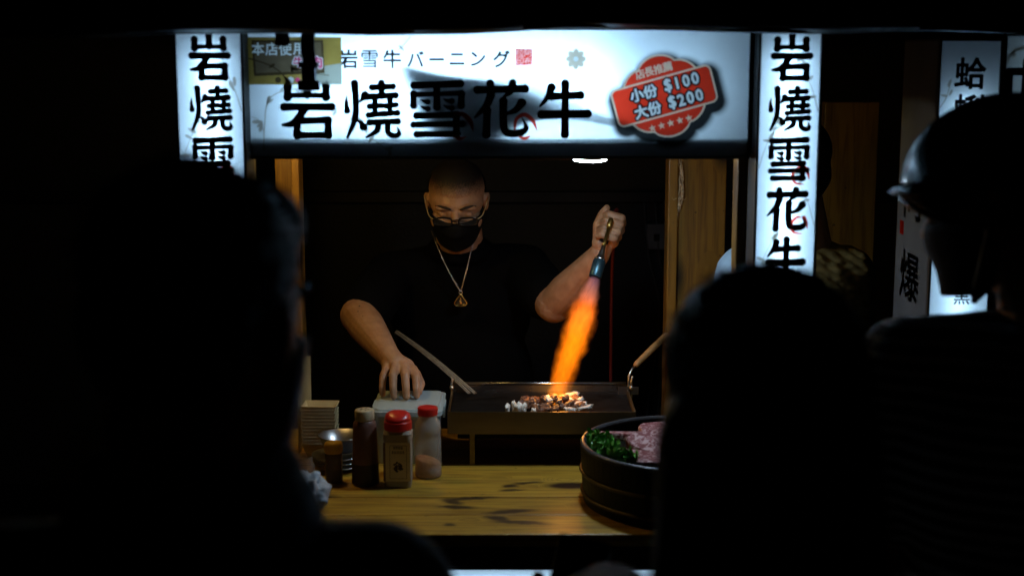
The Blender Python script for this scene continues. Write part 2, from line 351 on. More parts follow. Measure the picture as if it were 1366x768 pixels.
M['stripe'] = striped()
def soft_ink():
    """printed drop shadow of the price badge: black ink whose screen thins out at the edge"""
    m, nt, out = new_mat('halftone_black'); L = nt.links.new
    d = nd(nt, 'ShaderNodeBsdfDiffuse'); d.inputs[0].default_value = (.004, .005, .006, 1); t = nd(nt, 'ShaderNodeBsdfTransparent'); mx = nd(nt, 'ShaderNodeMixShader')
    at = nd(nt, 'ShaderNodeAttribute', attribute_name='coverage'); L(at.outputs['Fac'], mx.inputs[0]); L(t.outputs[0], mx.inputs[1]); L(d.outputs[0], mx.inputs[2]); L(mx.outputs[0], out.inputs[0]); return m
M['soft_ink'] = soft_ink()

# ------------------------------------------------------------------ ground and dark surroundings
bm = bmesh.new(); bmesh.ops.create_grid(bm, x_segments=2, y_segments=2, size=80)
tag(link('ground', bm, M['asphalt']), kind='structure')
wl = thing('back_wall', 'rough dark wall closing off the back of the stall', 'wall', (0, 5.0, 0))
abox('masonry', (-6, 6, 5.0, 5.2, 0.002, 3.2), M['wall'], wl)
abox('skirting', (-6, 6, 4.97, 4.998, 0.002, .3), M['dark_metal'], wl)
abox('rail', (-6, 6, 4.95, 4.998, 1.33, 1.37), M['dark_metal'], wl, .004)

# awning: heavy dark tarpaulin whose hem hangs in front of the tops of the signs
aw = thing('awning', 'black tarpaulin awning hanging over the tops of all the signs', 'awning', (0, 2.55, 1.9))
bm = bmesh.new(); NX = 160; rows = [(-.0, 0), (.012, .012), (.03, .03), (.07, .05), (.16, .06), (.22, .2), (.26, .7), (.34, 1.6), (.40, 2.6)]
def hem(x): return 1.884 + .006 * math.sin(x * 2.3 + 1) + .004 * math.sin(x * 9.1) + .006 * noise.noise(Vector((x * 5, 0, 3)))
grid = []
for i in range(NX + 1):
    x = -2.6 + 5.2 * i / NX; colv = []
    for j, (dz, dy) in enumerate(rows):
        wv = .018 * noise.noise(Vector((x * 7, j * .35, 0))) + .012 * math.sin(x * 17 + j * .4)
        colv.append(bm.verts.new((x, 2.60 - .03 * (j == 1) + dy + (wv if j < 6 else wv * .3), hem(x) + dz)))
    grid.append(colv)
for i in range(NX):
    for j in range(len(rows) - 1): bm.faces.new((grid[i][j], grid[i + 1][j], grid[i + 1][j + 1], grid[i][j + 1]))
o = link('canopy', bm, M['tarp'], aw, True); md = o.modifiers.new('th', 'SOLIDIFY'); md.thickness = .004
bm = bmesh.new(); tube(bm, [(-2.6 + 5.2 * i / 60, 2.606 + .006 * math.sin(i * .9), hem(-2.6 + 5.2 * i / 60) + .004) for i in range(61)], .0065, 8)
link('hem_roll', bm, M['tarp'], aw, True)

# ------------------------------------------------------------------ stall frame
st = thing('grill_stall', 'varnished wooden frame of the grill stall with corner posts and roof boards', 'stall', (0, 3.2, 0))
def post(x0, x1, y0, y1, z0=0.0, z1=1.70, bev=.003, name='post'): return abox(name, (x0, x1, y0, y1, z0, z1), M['post_wood'], st, bev)
post(.452, .470, 2.846, 2.905, z1=1.88); post(.4705, .486, 2.862, 2.905, z1=1.88)          # front right
post(-.535, -.5225, 2.846, 2.905, z1=1.88)                                                       # front left
p_main = post(.420, .5435, 3.60, 3.66, z1=1.74); post(.395, .4195, 3.585, 3.66, z1=1.74)       # broad rear right post and its edge strip
post(-.60, -.5575, 3.60, 3.66, z1=1.74); post(-.557, -.538, 3.585, 3.66, z1=1.74)
post(.83, .975, 3.80, 3.84, z1=1.72, name='side_board')                                        # board beyond the right hand post
post(-.645, .62, 2.93, 2.965, 1.655, 1.70, name='beam'); post(-.645, .62, 3.62, 3.655, 1.742, 1.79, name='beam')
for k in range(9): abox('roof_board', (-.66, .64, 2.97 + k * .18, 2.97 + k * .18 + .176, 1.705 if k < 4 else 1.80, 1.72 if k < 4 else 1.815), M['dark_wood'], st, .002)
# the torn, splintered flake on the rear right post
bm = bmesh.new()
for i in range(34):
    t = i / 33; z = 1.585 - t * .185; w = .010 * math.sin(PI * min(1, t * 1.25 + .02)) ** .7 + .001; x = .4225 + .006 * math.sin(t * 5) + rnd.uniform(-.001, .001)
    for q in range(2):
        xx = x + rnd.uniform(-.5, .5) * w; h = rnd.uniform(.010, .028)
        tube(bm, [(xx, 3.5985, z + h), (xx + rnd.uniform(-.002, .002), 3.592 - rnd.random() * .006, z), (xx + rnd.uniform(-.003, .003), 3.598, z - h)], [.0005, rnd.uniform(.0012, .0030), .0005], 5)
for s in (-1, 1):
    tube(bm, [(.4225, 3.594, 1.478), (.4225 + s * .007, 3.585, 1.486), (.4225 + s * .014, 3.583, 1.482), (.4225 + s * .018, 3.585, 1.488)], [.0012, .0009, .0006, .0003], 5)
link('torn_splinter', bm, M['torn'], st)['label'] = 'pale splintered tear running down the edge of the post'

# ------------------------------------------------------------------ counter
ct = thing('counter', 'yellow pine plank counter in front of the cook', 'counter', (0, 3.2, 0))
ye = [2.73, 2.853, 2.972, 3.094, 3.216, 3.338, 3.460, 3.55]
for a, b in zip(ye, ye[1:]):
    abox('plank', (-.64, .62, a + .0012, b - .0012, .872, .898 + rnd.uniform(-.0006, .0006)), M['pine'], ct, .0028)
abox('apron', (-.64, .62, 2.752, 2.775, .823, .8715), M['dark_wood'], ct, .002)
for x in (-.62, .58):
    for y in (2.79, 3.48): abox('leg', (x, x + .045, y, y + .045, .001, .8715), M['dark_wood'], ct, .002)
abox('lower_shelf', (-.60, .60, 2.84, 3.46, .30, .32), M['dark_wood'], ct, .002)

# ------------------------------------------------------------------ lettering
def strokes_mesh(strokes, place, y, fat=1.06):
    """brush strokes as flat ribbons with round, slightly swollen ends. stroke = ((x, y, width), ...)"""
    bm = bmesh.new()
    for si, s in enumerate(strokes):
        yy = y - .00008 * si
        P = catmull(s, 7) if len(s) > 2 else [tuple(a + (b - a) * k / 6 for a, b in zip(s[0], s[1])) for k in range(7)]
        Lr = []
        for i, (x, z, w) in enumerate(P):
            x0, z0, _ = P[max(i - 1, 0)]; x1, z1, _ = P[min(i + 1, len(P) - 1)]
            d = math.hypot(x1 - x0, z1 - z0) or 1; nx, nz = -(z1 - z0) / d, (x1 - x0) / d
            t = i / (len(P) - 1); w2 = w * fat * (1 - .10 * math.sin(PI * t)) / 2
            a = place(x + nx * w2, z + nz * w2); b = place(x - nx * w2, z - nz * w2)
            Lr.append((bm.verts.new((a[0], yy, a[1])), bm.verts.new((b[0], yy, b[1]))))
        for (a, b), (c, d2) in zip(Lr, Lr[1:]): bm.faces.new((a, b, d2, c))
        for (x, z, w) in (P[0], P[-1]):
            rr = w * fat / 2 * 1.06; vs = []
            for k in range(16):
                a = place(x + rr * math.cos(k * PI / 8), z + rr * math.sin(k * PI / 8)); vs.append(bm.verts.new((a[0], yy - .00003, a[1])))
            bm.faces.new(vs)
    for f in bm.faces:
        f.normal_update()
        if f.normal.y > 0: f.normal_flip()
    return bm
def ln(x0, y0, x1, y1, w): return ((x0, y0, w), (x1, y1, w))
G = {}
G['rock'] = [ln(137, 138, 137, 220, 60), ln(285, 100, 285, 200, 60), ln(428, 138, 428, 220, 60), ln(137, 207, 428, 207, 40),
             ln(108, 293, 468, 293, 58), ((262, 305, 60), (215, 375, 60), (165, 420, 52), (95, 430, 22)),
             ln(202, 405, 202, 505, 62), ln(205, 398, 435, 393, 54), ln(438, 395, 438, 505, 60), ln(205, 507, 435, 507, 50)]
G['burn'] = [((585, 205, 4), (580, 260, 30), (586, 322, 46)), ((645, 118, 56), (652, 240, 52), (645, 380, 50), (585, 522, 22)), ((722, 200, 52), (705, 230, 40), (680, 258, 12)),
             ((668, 398, 16), (690, 415, 40), (708, 445, 56)), ln(778, 147, 935, 140, 46), ln(850, 115, 850, 210, 50), ln(725, 218, 955, 206, 48),
             ln(757, 290, 848, 283, 42), ln(797, 245, 797, 345, 44), ln(748, 355, 858, 345, 44), ln(882, 286, 957, 278, 42), ln(912, 240, 912, 340, 44), ln(875, 345, 968, 338, 44),
             ln(755, 410, 970, 402, 48), ((822, 420, 50), (808, 475, 48), (730, 522, 18)), ((892, 420, 46), (896, 485, 46), (935, 512, 48), (978, 498, 40), (966, 445, 8))]
G['snow'] = [ln(1098, 132, 1448, 118, 54), ln(1092, 195, 1090, 282, 52), ln(1092, 202, 1450, 190, 40), ln(1456, 196, 1453, 282, 54), ln(1268, 130, 1268, 295, 56),
             ((1148, 238, 8), (1172, 250, 30), (1198, 256, 42)), ((1148, 288, 8), (1172, 302, 30), (1200, 308, 42)), ((1320, 232, 8), (1348, 246, 30), (1382, 250, 42)), ((1320, 282, 8), (1348, 296, 30), (1382, 302, 42)),
             ln(1114, 360, 1425, 352, 50), ln(1090, 428, 1462, 420, 48), ln(1114, 500, 1425, 498, 50), ln(1415, 355, 1415, 500, 54)]
D2 = 1138
G['flower'] = [ln(D2 + 440, 165, D2 + 800, 156, 58), ln(D2 + 535, 118, D2 + 542, 190, 56), ((D2 + 705, 115, 58), (D2 + 692, 175, 52), (D2 + 645, 212, 22)),
               ((D2 + 540, 205, 62), (D2 + 505, 285, 58), (D2 + 420, 372, 16)), ln(D2 + 512, 320, D2 + 506, 502, 60), ((D2 + 775, 262, 62), (D2 + 730, 315, 52), (D2 + 650, 348, 18)),
               ((D2 + 636, 250, 60), (D2 + 636, 420, 60), (D2 + 665, 488, 62), (D2 + 760, 490, 60), (D2 + 808, 450, 40), (D2 + 775, 372, 4))]
G['ox'] = [((D2 + 1000, 148, 62), (D2 + 975, 212, 52), (D2 + 918, 286, 20)), ln(D2 + 1000, 215, D2 + 1222, 205, 58), ln(D2 + 925, 350, D2 + 1275, 345, 62), ln(D2 + 1105, 118, D2 + 1105, 500, 60)]
HORN_SNOW = [((D2 + 255, 345, 6), (D2 + 330, 350, 34), (D2 + 385, 405, 36), (D2 + 405, 475, 4)), ((D2 + 255, 505, 6), (D2 + 300, 532, 30), (D2 + 352, 520, 6))]
HORN_FLOWER = [((D2 + 722, 462, 14), (D2 + 735, 385, 28), (D2 + 795, 352, 34), (D2 + 858, 395, 32), (D2 + 893, 475, 4)), ((D2 + 750, 512, 6), (D2 + 795, 532, 28), (D2 + 842, 512, 6))]
HORN_PILLAR = [((22, 62, 6), (-42, 50, 18), (-60, -12, 22), (-22, -58, 18), (11, -60, 8)), ((35, -55, 26), (52, -20, 22), (62, 25, 4))]
BOX = {'rock': (287, 318), 'burn': (782, 318), 'snow': (1272, 315), 'flower': (D2 + 620, 310), 'ox': (D2 + 1100, 310)}   # centre of each glyph on the drawing grid

_glyph = {}
def glyph(body, size):
    """flat triangles of a line of type, centred on 0, 0"""
    if (body, size) not in _glyph:
        c = bpy.data.curves.new('t', 'FONT'); c.body = body; c.size = size; c.resolution_u = 2; c.fill_mode = 'FRONT'
        t = bpy.data.objects.new('t', c); COL.objects.link(t); dg = bpy.context.evaluated_depsgraph_get(); dg.update()
        me = bpy.data.meshes.new_from_object(t.evaluated_get(dg)); bpy.data.objects.remove(t); bpy.data.curves.remove(c)
        xs = [v.co.x for v in me.vertices]; ys = [v.co.y for v in me.vertices]; cx, cy = (min(xs) + max(xs)) / 2, (min(ys) + max(ys)) / 2
        _glyph[(body, size)] = [[(me.vertices[i].co.x - cx, me.vertices[i].co.y - cy) for i in p.vertices] for p in me.polygons]; bpy.data.meshes.remove(me)
    return _glyph[(body, size)]
def glyph_polys(body, size, x, z, bold=0.0, rot=0.0, sx=1.0, dirs=8):
    out = []; c, s_ = math.cos(rot), math.sin(rot)
    for k in range(dirs + 1 if bold > 0 else 1):
        dx, dz = (0, 0) if k == 0 else (bold * math.cos(2 * PI * k / dirs), bold * math.sin(2 * PI * k / dirs))
        for t in glyph(body, size): out.append([(x + dx + a * sx * c - b * s_, z + dz + a * sx * s_ + b * c) for a, b in t])
    return out
def text(body, size, x, y, z, m, parent, bold=0.0, rot=0.0, sx=1.0, name='lettering'):
    """flat lettering facing -Y, centred on x, z; heavier type is built from shifted layers"""
    bm = bmesh.new(); P = glyph_polys(body, size, x, z, bold, rot, sx); n = len(glyph(body, size))
    for i, t in enumerate(P):
        f = bm.faces.new([bm.verts.new((a, y - .00002 * (i // n), b)) for a, b in t]); f.normal_update()
        if f.normal.y > 0: f.normal_flip()
    return link(name, bm, m, parent)
import numpy as np
def inlay(pieces, y, parent, cell=.00055):
    """cut film: flat pieces in one plane, a later piece takes the place of the earlier ones where they overlap.
    pieces: (name, material, outlines, growth, optional coverage function); cut on a fine grid, one mesh for each piece"""
    allp = [q for pc in pieces for p in pc[2] for q in p]
    x0 = min(q[0] for q in allp) - .004; z0 = min(q[1] for q in allp) - .004; nx = int((max(q[0] for q in allp) + .004 - x0) / cell) + 1; nz = int((max(q[1] for q in allp) + .004 - z0) / cell) + 1
    top = np.full((nz, nx), -1, np.int16)
    for pi, pc in enumerate(pieces):
        mask = np.zeros((nz, nx), bool)
        for p in pc[2]:
            P = np.array(p); i0 = max(0, int((P[:, 0].min() - x0) / cell) - 1); i1 = min(nx, int((P[:, 0].max() - x0) / cell) + 2); j0 = max(0, int((P[:, 1].min() - z0) / cell) - 1); j1 = min(nz, int((P[:, 1].max() - z0) / cell) + 2)
            X, Z = np.meshgrid(x0 + (np.arange(i0, i1) + .5) * cell, z0 + (np.arange(j0, j1) + .5) * cell); ins = np.zeros(X.shape, bool)
            for k in range(len(P)):
                (ax_, az_), (bx_, bz_) = P[k], P[(k + 1) % len(P)]
                if az_ == bz_: continue
                ins ^= ((Z < az_) != (Z < bz_)) & (X < (bx_ - ax_) * (Z - az_) / (bz_ - az_) + ax_)
            mask[j0:j1, i0:i1] |= ins
        g = pc[3] / cell
        if g > .4:
            m0 = mask.copy(); r = int(math.ceil(g))
            for dj in range(-r, r + 1):
                for di in range(-r, r + 1):
                    if di * di + dj * dj <= g * g + .3: mask |= np.roll(np.roll(m0, dj, 0), di, 1)
        top[mask] = pi
    for pi, pc in enumerate(pieces):
        soft = len(pc) > 4; used = {}; quads = []
        def vid(i, j): return used.setdefault((i, j), len(used))
        for j in np.nonzero((top == pi).any(1))[0]:
            row = np.nonzero(top[j] == pi)[0]; cuts = np.split(row, np.nonzero(np.diff(row) != 1)[0] + 1)
            for c in cuts:
                for i0, i1 in ([(int(c[0]), int(c[-1]) + 1)] if not soft else [(int(q), int(min(q + 6, c[-1] + 1))) for q in range(c[0], c[-1] + 1, 6)]):
                    quads.append((vid(i0, int(j)), vid(i1, int(j)), vid(i1, int(j) + 1), vid(i0, int(j) + 1)))
        if not quads: continue
        co = [(x0 + i * cell, y, z0 + j * cell) for i, j in used]
        me = bpy.data.meshes.new(pc[0]); me.from_pydata(co, [], quads); link(pc[0], me, pc[1], parent)
        if soft: at = me.attributes.new('coverage', 'FLOAT', 'POINT'); at.data.foreach_set('value', [pc[4](c[0], c[2]) for c in co])
def poly(pts, y, m, parent, name):
    bm = bmesh.new(); f = bm.faces.new([bm.verts.new((a, y, b)) for a, b in pts]); f.normal_update()
    if f.normal.y > 0: f.normal_flip()
    return link(name, bm, m, parent)

# ------------------------------------------------------------------ light boxes
def light_box(root, x0, x1, z0, z1, yf, depth, tubes, face, tube_mat, trim='alu', side=None):
    """shell, translucent face, frame and the lamps inside"""
    yb = yf + depth; t = .004
    bm = bmesh.new()
    box(bm, x0, x1, yb - t, yb, z0, z1); box(bm, x0, x0 + t, yf + .003, yb - t, z0, z1); box(bm, x1 - t, x1, yf + .003, yb - t, z0, z1)
    box(bm, x0 + t, x1 - t, yf + .003, yb - t, z0, z0 + t); box(bm, x0 + t, x1 - t, yf + .003, yb - t, z1 - t, z1)
    sh = link('case', bm, M['box_white'], root)
    bm = bmesh.new(); q = .0015
    box(bm, x0 - q, x1 + q, yb, yb + .0015, z0 - q, z1 + q); box(bm, x0 - q, x0 - .0002, yf + .004, yb, z0 - q, z1 + q)
    if side is None: box(bm, x1 + .0002, x1 + q, yf + .004, yb, z0 - q, z1 + q)
    box(bm, x0, x1, yf + .004, yb, z0 - q, z0 - .0002); box(bm, x0, x1, yf + .004, yb, z1 + .0002, z1 + q)
    link('outer_skin', bm, M['black_back'], root)
    bm = bmesh.new(); vs = [bm.verts.new(c) for c in ((x0, yf, z0), (x1, yf, z0), (x1, yf, z1), (x0, yf, z1))]; bm.faces.new(vs)
    pn = link('face_panel', bm, face, root)
    bm = bmesh.new(); w = .006
    box(bm, x0 - .003, x1 + .003, yf - .004, yf + .0025, z0 - .003, z0 + w * .5, .001); box(bm, x0 - .003, x1 + .003, yf - .004, yf + .0025, z1 - w * .5, z1 + .003, .001)
    box(bm, x0 - .0032, x0 + w * .35, yf - .0045, yf + .002, z0 + w * .5, z1 - w * .5, .001); box(bm, x1 - w * .35, x1 + .0032, yf - .0045, yf + .002, z0 + w * .5, z1 - w * .5, .001)
    link('trim', bm, M[trim], root)
    for a, b, r in tubes:
        bm = bmesh.new(); tube(bm, [a, b], r, 12); link('lamp_tube', bm, tube_mat, root, True)
def branch(root, pts, y, w0, w1, leaves, seed, m='ink_branch'):
    r = random.Random(seed); P = catmull(pts, 8); n = len(P)
    bm = strokes_mesh([tuple((p[0], p[1], w0 + (w1 - w0) * i / (n - 1)) for i, p in enumerate(P[::3]))], lambda a, b: (a, b), y)
    link('branch_print', bm, M[m], root)
    for k in range(leaves):
        i = r.randrange(n // 4, n); x, z = P[i][0], P[i][1]; a = r.uniform(0, 2 * PI); L = r.uniform(.012, .022); x += r.uniform(-.006, .006); z += r.uniform(-.006, .006)
        pts2 = []
        for q in range(14):
            u = q / 14 * 2 * PI; lx = L * .5 * math.cos(u); lz = L * .17 * math.sin(u) * (1 + .3 * math.cos(u))
            pts2.append((x + lx * math.cos(a) - lz * math.sin(a), z + lx * math.sin(a) + lz * math.cos(a)))
        poly(pts2, y - .0002 - .00003 * k, M[m], root, 'leaf_print')

# --- wide sign over the opening. artwork grid: 1 unit = 1.456 mm, origin at the top left corner, (330, 47)
SX0, SX1, SZ0, SZ1, SY = -.5165, .4635, 1.646, 1.895, 2.80
U = .98 / 670
def ax(u): return SX0 + (u - 330) * U
def az(v): return 1.883 - (v - 47) * U
sg = thing('stall_sign', 'wide backlit white sign with five large black characters above the cook', 'sign', (0, 2.8, 1.646))
light_box(sg, SX0, SX1, SZ0, SZ1, SY, .125, [((ax(425), 2.862, az(90)), (ax(815), 2.862, az(90)), .010), ((ax(385), 2.872, az(146)), (ax(850), 2.872, az(146)), .008), ((ax(850), 2.880, az(120)), (ax(955), 2.880, az(120)), .005)], M['acrylic'], M['tube'])
# inside the box: unseen batten and sheet added to shade parts of the face
abox('shade_batten', (SX0 + .005, SX1 - .005, 2.8045, 2.880, SZ0 + .0045, az(182)), M['black_back'], sg)
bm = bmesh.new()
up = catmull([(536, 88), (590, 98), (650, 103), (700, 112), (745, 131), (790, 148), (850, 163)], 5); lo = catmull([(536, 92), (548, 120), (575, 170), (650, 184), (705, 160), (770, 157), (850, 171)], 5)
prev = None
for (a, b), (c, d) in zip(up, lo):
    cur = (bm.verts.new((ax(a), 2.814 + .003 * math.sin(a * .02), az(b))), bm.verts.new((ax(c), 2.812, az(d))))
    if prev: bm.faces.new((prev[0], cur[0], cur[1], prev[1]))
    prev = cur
link('shade_sheet', bm, M['black_back'], sg)
def B(*p): return [(ax(a), az(b)) for a, b in p]
def circ(u, v, r): return [(ax(u) + r * math.cos(k * PI / 7), az(v) + r * math.sin(k * PI / 7)) for k in range(14)]
def artgrid(gx, gy): return ax(360 + gx / 5.692), az(90 + gy / 5.692)
yi = SY - .0012
for k in ('rock', 'burn', 'snow', 'flower', 'ox'): link('character', strokes_mesh(G[k], artgrid, yi - .0006), M['ink'], sg)
for h in (HORN_SNOW, HORN_FLOWER):
    for s in h: link('horn_mark', strokes_mesh([s], artgrid, yi - .0022), M['ink_deep_red'], sg)
for ch, u in zip('岩雪牛バーニング', (466, 494, 524, 555, 583, 610, 638, 669)):
    text(ch, .0375 if ch in '岩雪牛' else .035, ax(u), yi - .0003, az(78.5 if ch != 'ー' else 79), M['ink'], sg, .0006 if ch == '雪' else .0010, name='character')
# seal and blossom
pcs = [('seal_print', M['ink_deep_red'], [B((688, 65), (710, 65), (710, 86.5), (688, 86.5))], 0)]
for ch, u, v in (('拉', 693.7, 70.6), ('阿', 704.5, 70.6), ('印', 693.7, 81.3), ('布', 704.5, 81.3)): pcs.append(('character', M['ink_white'], glyph_polys(ch, .0165, ax(u), az(v)), .0003))
inlay(pcs, yi, sg)
pts = []
for k in range(96):
    t = 2 * PI * k / 96; r = (9.0 + 4.8 * abs(math.cos(t * 4)) ** .5) * U; pts.append((ax(768) + r * math.cos(t), az(78.5) + r * math.sin(t)))
inlay([('blossom_print', M['ink_beige'], [pts], 0), ('blossom_heart', M['ink_white'], [circ(768, 78.5, .005)], 0)], yi, sg)
branch(sg, B((350, 200), (352, 165), (360, 130), (395, 118), (430, 125)), yi, .0022, .0010, 6, 3)
branch(sg, B((440, 128), (470, 150), (490, 178), (520, 202)), yi, .0012, .0022, 7, 5)
branch(sg, B((430, 135), (450, 150), (470, 148)), yi, .0008, .0012, 2, 6)
branch(sg, B((548, 50), (538, 62), (530, 68)), yi, .0022, .0008, 1, 8)
branch(sg, B((335, 155), (345, 160), (352, 178)), yi, .0010, .0014, 3, 9)
# notice stuck on the upper left corner (the little animal drawn on it is left out)
sk = thing('sticker_notice', 'yellow brown printed notice stuck on the upper left of the wide sign', 'notice', (ax(395), SY - .0016, az(112)))
ys = SY - .0042
pcs = [('film', M['ink_gold'], [B((333, 50), (457, 50), (457, 112), (333, 112))], 0), ('pale_patch', M['ink_pale'], [B((430, 88), (457, 84), (457, 112), (405, 112), (405, 102))], 0),
       ('board_frame', M['ink_edge'], [B((338, 54), (433, 54), (434, 97), (340, 101))], 0), ('board_print', M['ink_board'], [B((341, 57), (430, 57), (431, 94), (343, 97))], 0),
       ('print_mark', M['ink_edge'], [circ(372, 106, .006)], 0), ('print_mark', M['ink_white'], [circ(389, 106, .006)], 0), ('print_mark', M['ink_pink'], [circ(398, 106, .005)], 0)]
for i, ch in enumerate('本店使用'): pcs.append(('character', M['ink_white'], glyph_polys(ch, .0255, ax(346.5 + i * 18), az(65.5)), .0007))
for ch, u in (('牛', 400), ('肉', 424)): pcs += [('character', M['ink_white'], glyph_polys(ch, .0235, ax(u), az(83)), .0023), ('character', M['ink_pink'], glyph_polys(ch, .0235, ax(u), az(83)), .0006)]
inlay(pcs, ys, sk)
branch(sk, B((335, 78), (360, 86), (378, 98), (384, 112)), ys - .002, .0028, .0016, 3, 11, 'ink_edge')
branch(sk, B((440, 100), (425, 98), (400, 95), (390, 90)), ys - .002, .001, .0022, 2, 12, 'ink_edge')

# --- red price badge
bd = thing('price_badge', 'red scalloped price badge with white prices and stars on the wide sign', 'badge', (ax(886), SY - .002, az(185)))
BR = R(15.5); bx, bz = ax(886.2), az(127.2)
def bp_(a, b, dx=0, dz=0): return (bx + (a * math.cos(BR) - b * math.sin(BR)) * U + dx, bz + (a * math.sin(BR) + b * math.cos(BR)) * U + dz)
def scallop(grow, n=160):
    out = []
    for k in range(n):
        t = 2 * PI * k / n; r = 49 + 8.5 * abs(math.cos(3 * t + PI / 2)) ** .6 * .8 + grow; out.append((r * math.cos(t) * 1.02, r * math.sin(t)))
    return out
def rrect(w, h, r, grow=0):
    out = []; w, h = w / 2 + grow, h / 2 + grow; r += grow
    for cx, cy, a0 in ((w - r, h - r, 0), (-w + r, h - r, 90), (-w + r, -h + r, 180), (w - r, -h + r, 270)):
        for k in range(9): a = R(a0 + k * 11.25); out.append((cx + r * math.cos(a), cy + r * math.sin(a)))
    return out
yb_ = SY - .003
def to_b(x, z): dx, dz = (x - bx) / U, (z - bz) / U; return dx * math.cos(BR) + dz * math.sin(BR), -dx * math.sin(BR) + dz * math.cos(BR)
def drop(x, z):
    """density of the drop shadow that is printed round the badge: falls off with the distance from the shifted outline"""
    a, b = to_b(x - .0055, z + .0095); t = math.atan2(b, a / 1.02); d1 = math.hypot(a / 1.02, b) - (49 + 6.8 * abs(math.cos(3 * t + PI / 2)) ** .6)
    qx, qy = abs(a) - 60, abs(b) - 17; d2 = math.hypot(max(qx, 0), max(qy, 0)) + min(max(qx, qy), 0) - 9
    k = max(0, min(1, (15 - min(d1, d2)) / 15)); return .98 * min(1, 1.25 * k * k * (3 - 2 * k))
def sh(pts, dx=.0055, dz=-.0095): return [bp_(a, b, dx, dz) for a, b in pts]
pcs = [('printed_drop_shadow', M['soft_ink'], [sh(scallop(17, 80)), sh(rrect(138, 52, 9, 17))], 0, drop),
       ('medal_edge', M['ink_cream'], [[bp_(*p) for p in scallop(0)]], 0), ('medal', M['ink_red'], [[bp_(a, max(b, 0)) for a, b in scallop(-2.6)]], 0), ('medal', M['ink_red'], [[bp_(a, min(b, 0)) for a, b in scallop(-2.6)]], 0),
       ('banner_edge', M['ink_cream'], [[bp_(*p) for p in rrect(138, 52, 9)]], 0), ('banner', M['ink_red'], [[bp_(*p) for p in rrect(138, 52, 9, -2.6)]], 0)]
def bt(ch, size, a, b, m, bold, sx=1.0, dirs=6): p = bp_(a, b); pcs.append(('character', M[m], glyph_polys(ch, size, p[0], p[1], 0, BR, sx), bold))
for i, ch in enumerate('店長推薦'): bt(ch, .0195, -24 + i * 12.6, 36.5, 'ink_cream', .0005, dirs=4)
line = []
for row, (a, b) in enumerate((('小份', '$100'), ('大份', '$200'))):
    bb = 11 if row == 0 else -12
    for i, ch in enumerate(a): line.append((ch, .0265, -35 + 18.5 * i, bb, 1.0))
    for i, ch in enumerate(b): line.append((ch, .032, 8 + 12.4 * i, bb + 1, .9))
for ch, sz, a, b, sx in line: bt(ch, sz, a, b, 'ink', .0046, sx)
for ch, sz, a, b, sx in line: bt(ch, sz, a, b, 'ink_white', .0013, sx)
for i in range(5):
    c = bp_(-26 + 12.6 * i, -37); pts = []
    for k in range(10):
        r = (5.4 if k % 2 == 0 else 2.2) * U; a = PI / 2 + BR + k * PI / 5; pts.append((c[0] + r * math.cos(a), c[1] + r * math.sin(a)))
    pcs.append(('star', M['ink_cream'], [pts], 0))
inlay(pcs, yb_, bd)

# --- upright signs on the two front posts
def pillar_sign(x0, x1, zc, label, count, seed, z0=1.25):
    r = thing('upright_sign', label, 'sign', ((x0 + x1) / 2, 2.80, z0), 'upright signs on the stall posts')
    xm = (x0 + x1) / 2
    light_box(r, x0, x1, z0, 1.955, 2.74, .088, [((xm, 2.7635, z0 + .02), (xm, 2.7635, 1.855), .008)], M['acrylic'], M['tube_bright'])
    k = .000247
    for i, g in enumerate(('rock', 'burn', 'snow', 'flower', 'ox')[:count]):
        c = BOX[g]; zz = zc - .0958 * i; xx = xm + .002
        link('character', strokes_mesh(G[g], lambda a, b: (xx + (a - c[0]) * k * .76, zz - (b - c[1]) * k * .78), 2.7382, 1.2), M['ink'], r)
        if g in ('snow', 'flower'):
            hx, hz = xx + .024, zz - .031
            for s in HORN_PILLAR: link('horn_mark', strokes_mesh([tuple((a, b, w) for a, b, w in s)], lambda a, b: (hx + a * k * 1.05, hz - b * k * 1.05), 2.7368, 1.2), M['ink_deep_red'], r)
    q = random.Random(seed)
    for i in range(4):
        s = -1 if i % 2 else 1; xe = xm + s * (x1 - x0) * .47; z = 1.80 - i * .11
        branch(r, [(xe, z - .06), (xe - s * .012, z - .02), (xe - s * .03, z + .02), (xe - s * .035, z + .045)], 2.7388, .0018, .0007, 4, seed + i)
    return r
pillar_sign(-.640, -.5135, 1.839, 'left hand upright backlit sign, its lower half behind the head of a dark haired man', 3, 20, 1.50)
rp_ = pillar_sign(.4715, .5885, 1.838, 'right hand upright backlit sign with five black characters beside the wooden post', 5, 40)
# --- sign below the counter edge
ls = thing('lower_sign', 'pale backlit sign just below the front edge of the counter', 'sign', (0, 2.76, .5))
light_box(ls, -.56, .54, .50, .817, 2.76, .028, [((-.5, 2.776, .795), (.5, 2.776, .795), .005)], M['acrylic'], M['tube_faint'])
for i, g in enumerate(('rock', 'burn', 'snow', 'flower', 'ox')):
    c = BOX[g]; link('character', strokes_mesh(G[g], lambda a, b: (-.235 + i * .105 + (a - c[0]) * .00021, .751 - (b - c[1]) * .00021), 2.758), M['ink'], ls)

# --- neighbouring stall on the right: deep sign box, lit front, unlit flank
nb = thing('neighbour_sign', 'upright backlit clam sign of the next stall behind the helmet', 'sign', (.92, 3.0, 1.1))
light_box(nb, .862, .985, 1.10, 1.875, 2.90, .26, [((.9235, 2.930, 1.12), (.9235, 2.930, 1.755), .007)], M['acrylic'], M['tube_dim'])
for ch, z in (('蛤', 1.808), ('蜊', 1.735), ): text(ch, .066, .924, 2.8985, z, M['ink'], nb, .0016, name='character')
text('黑', .036, .930, 2.8985, 1.352, M['ink'], nb, .0006, name='character')
branch(nb, [(.866, 1.74), (.878, 1.76), (.885, 1.79)], 2.899, .002, .001, 3, 61)
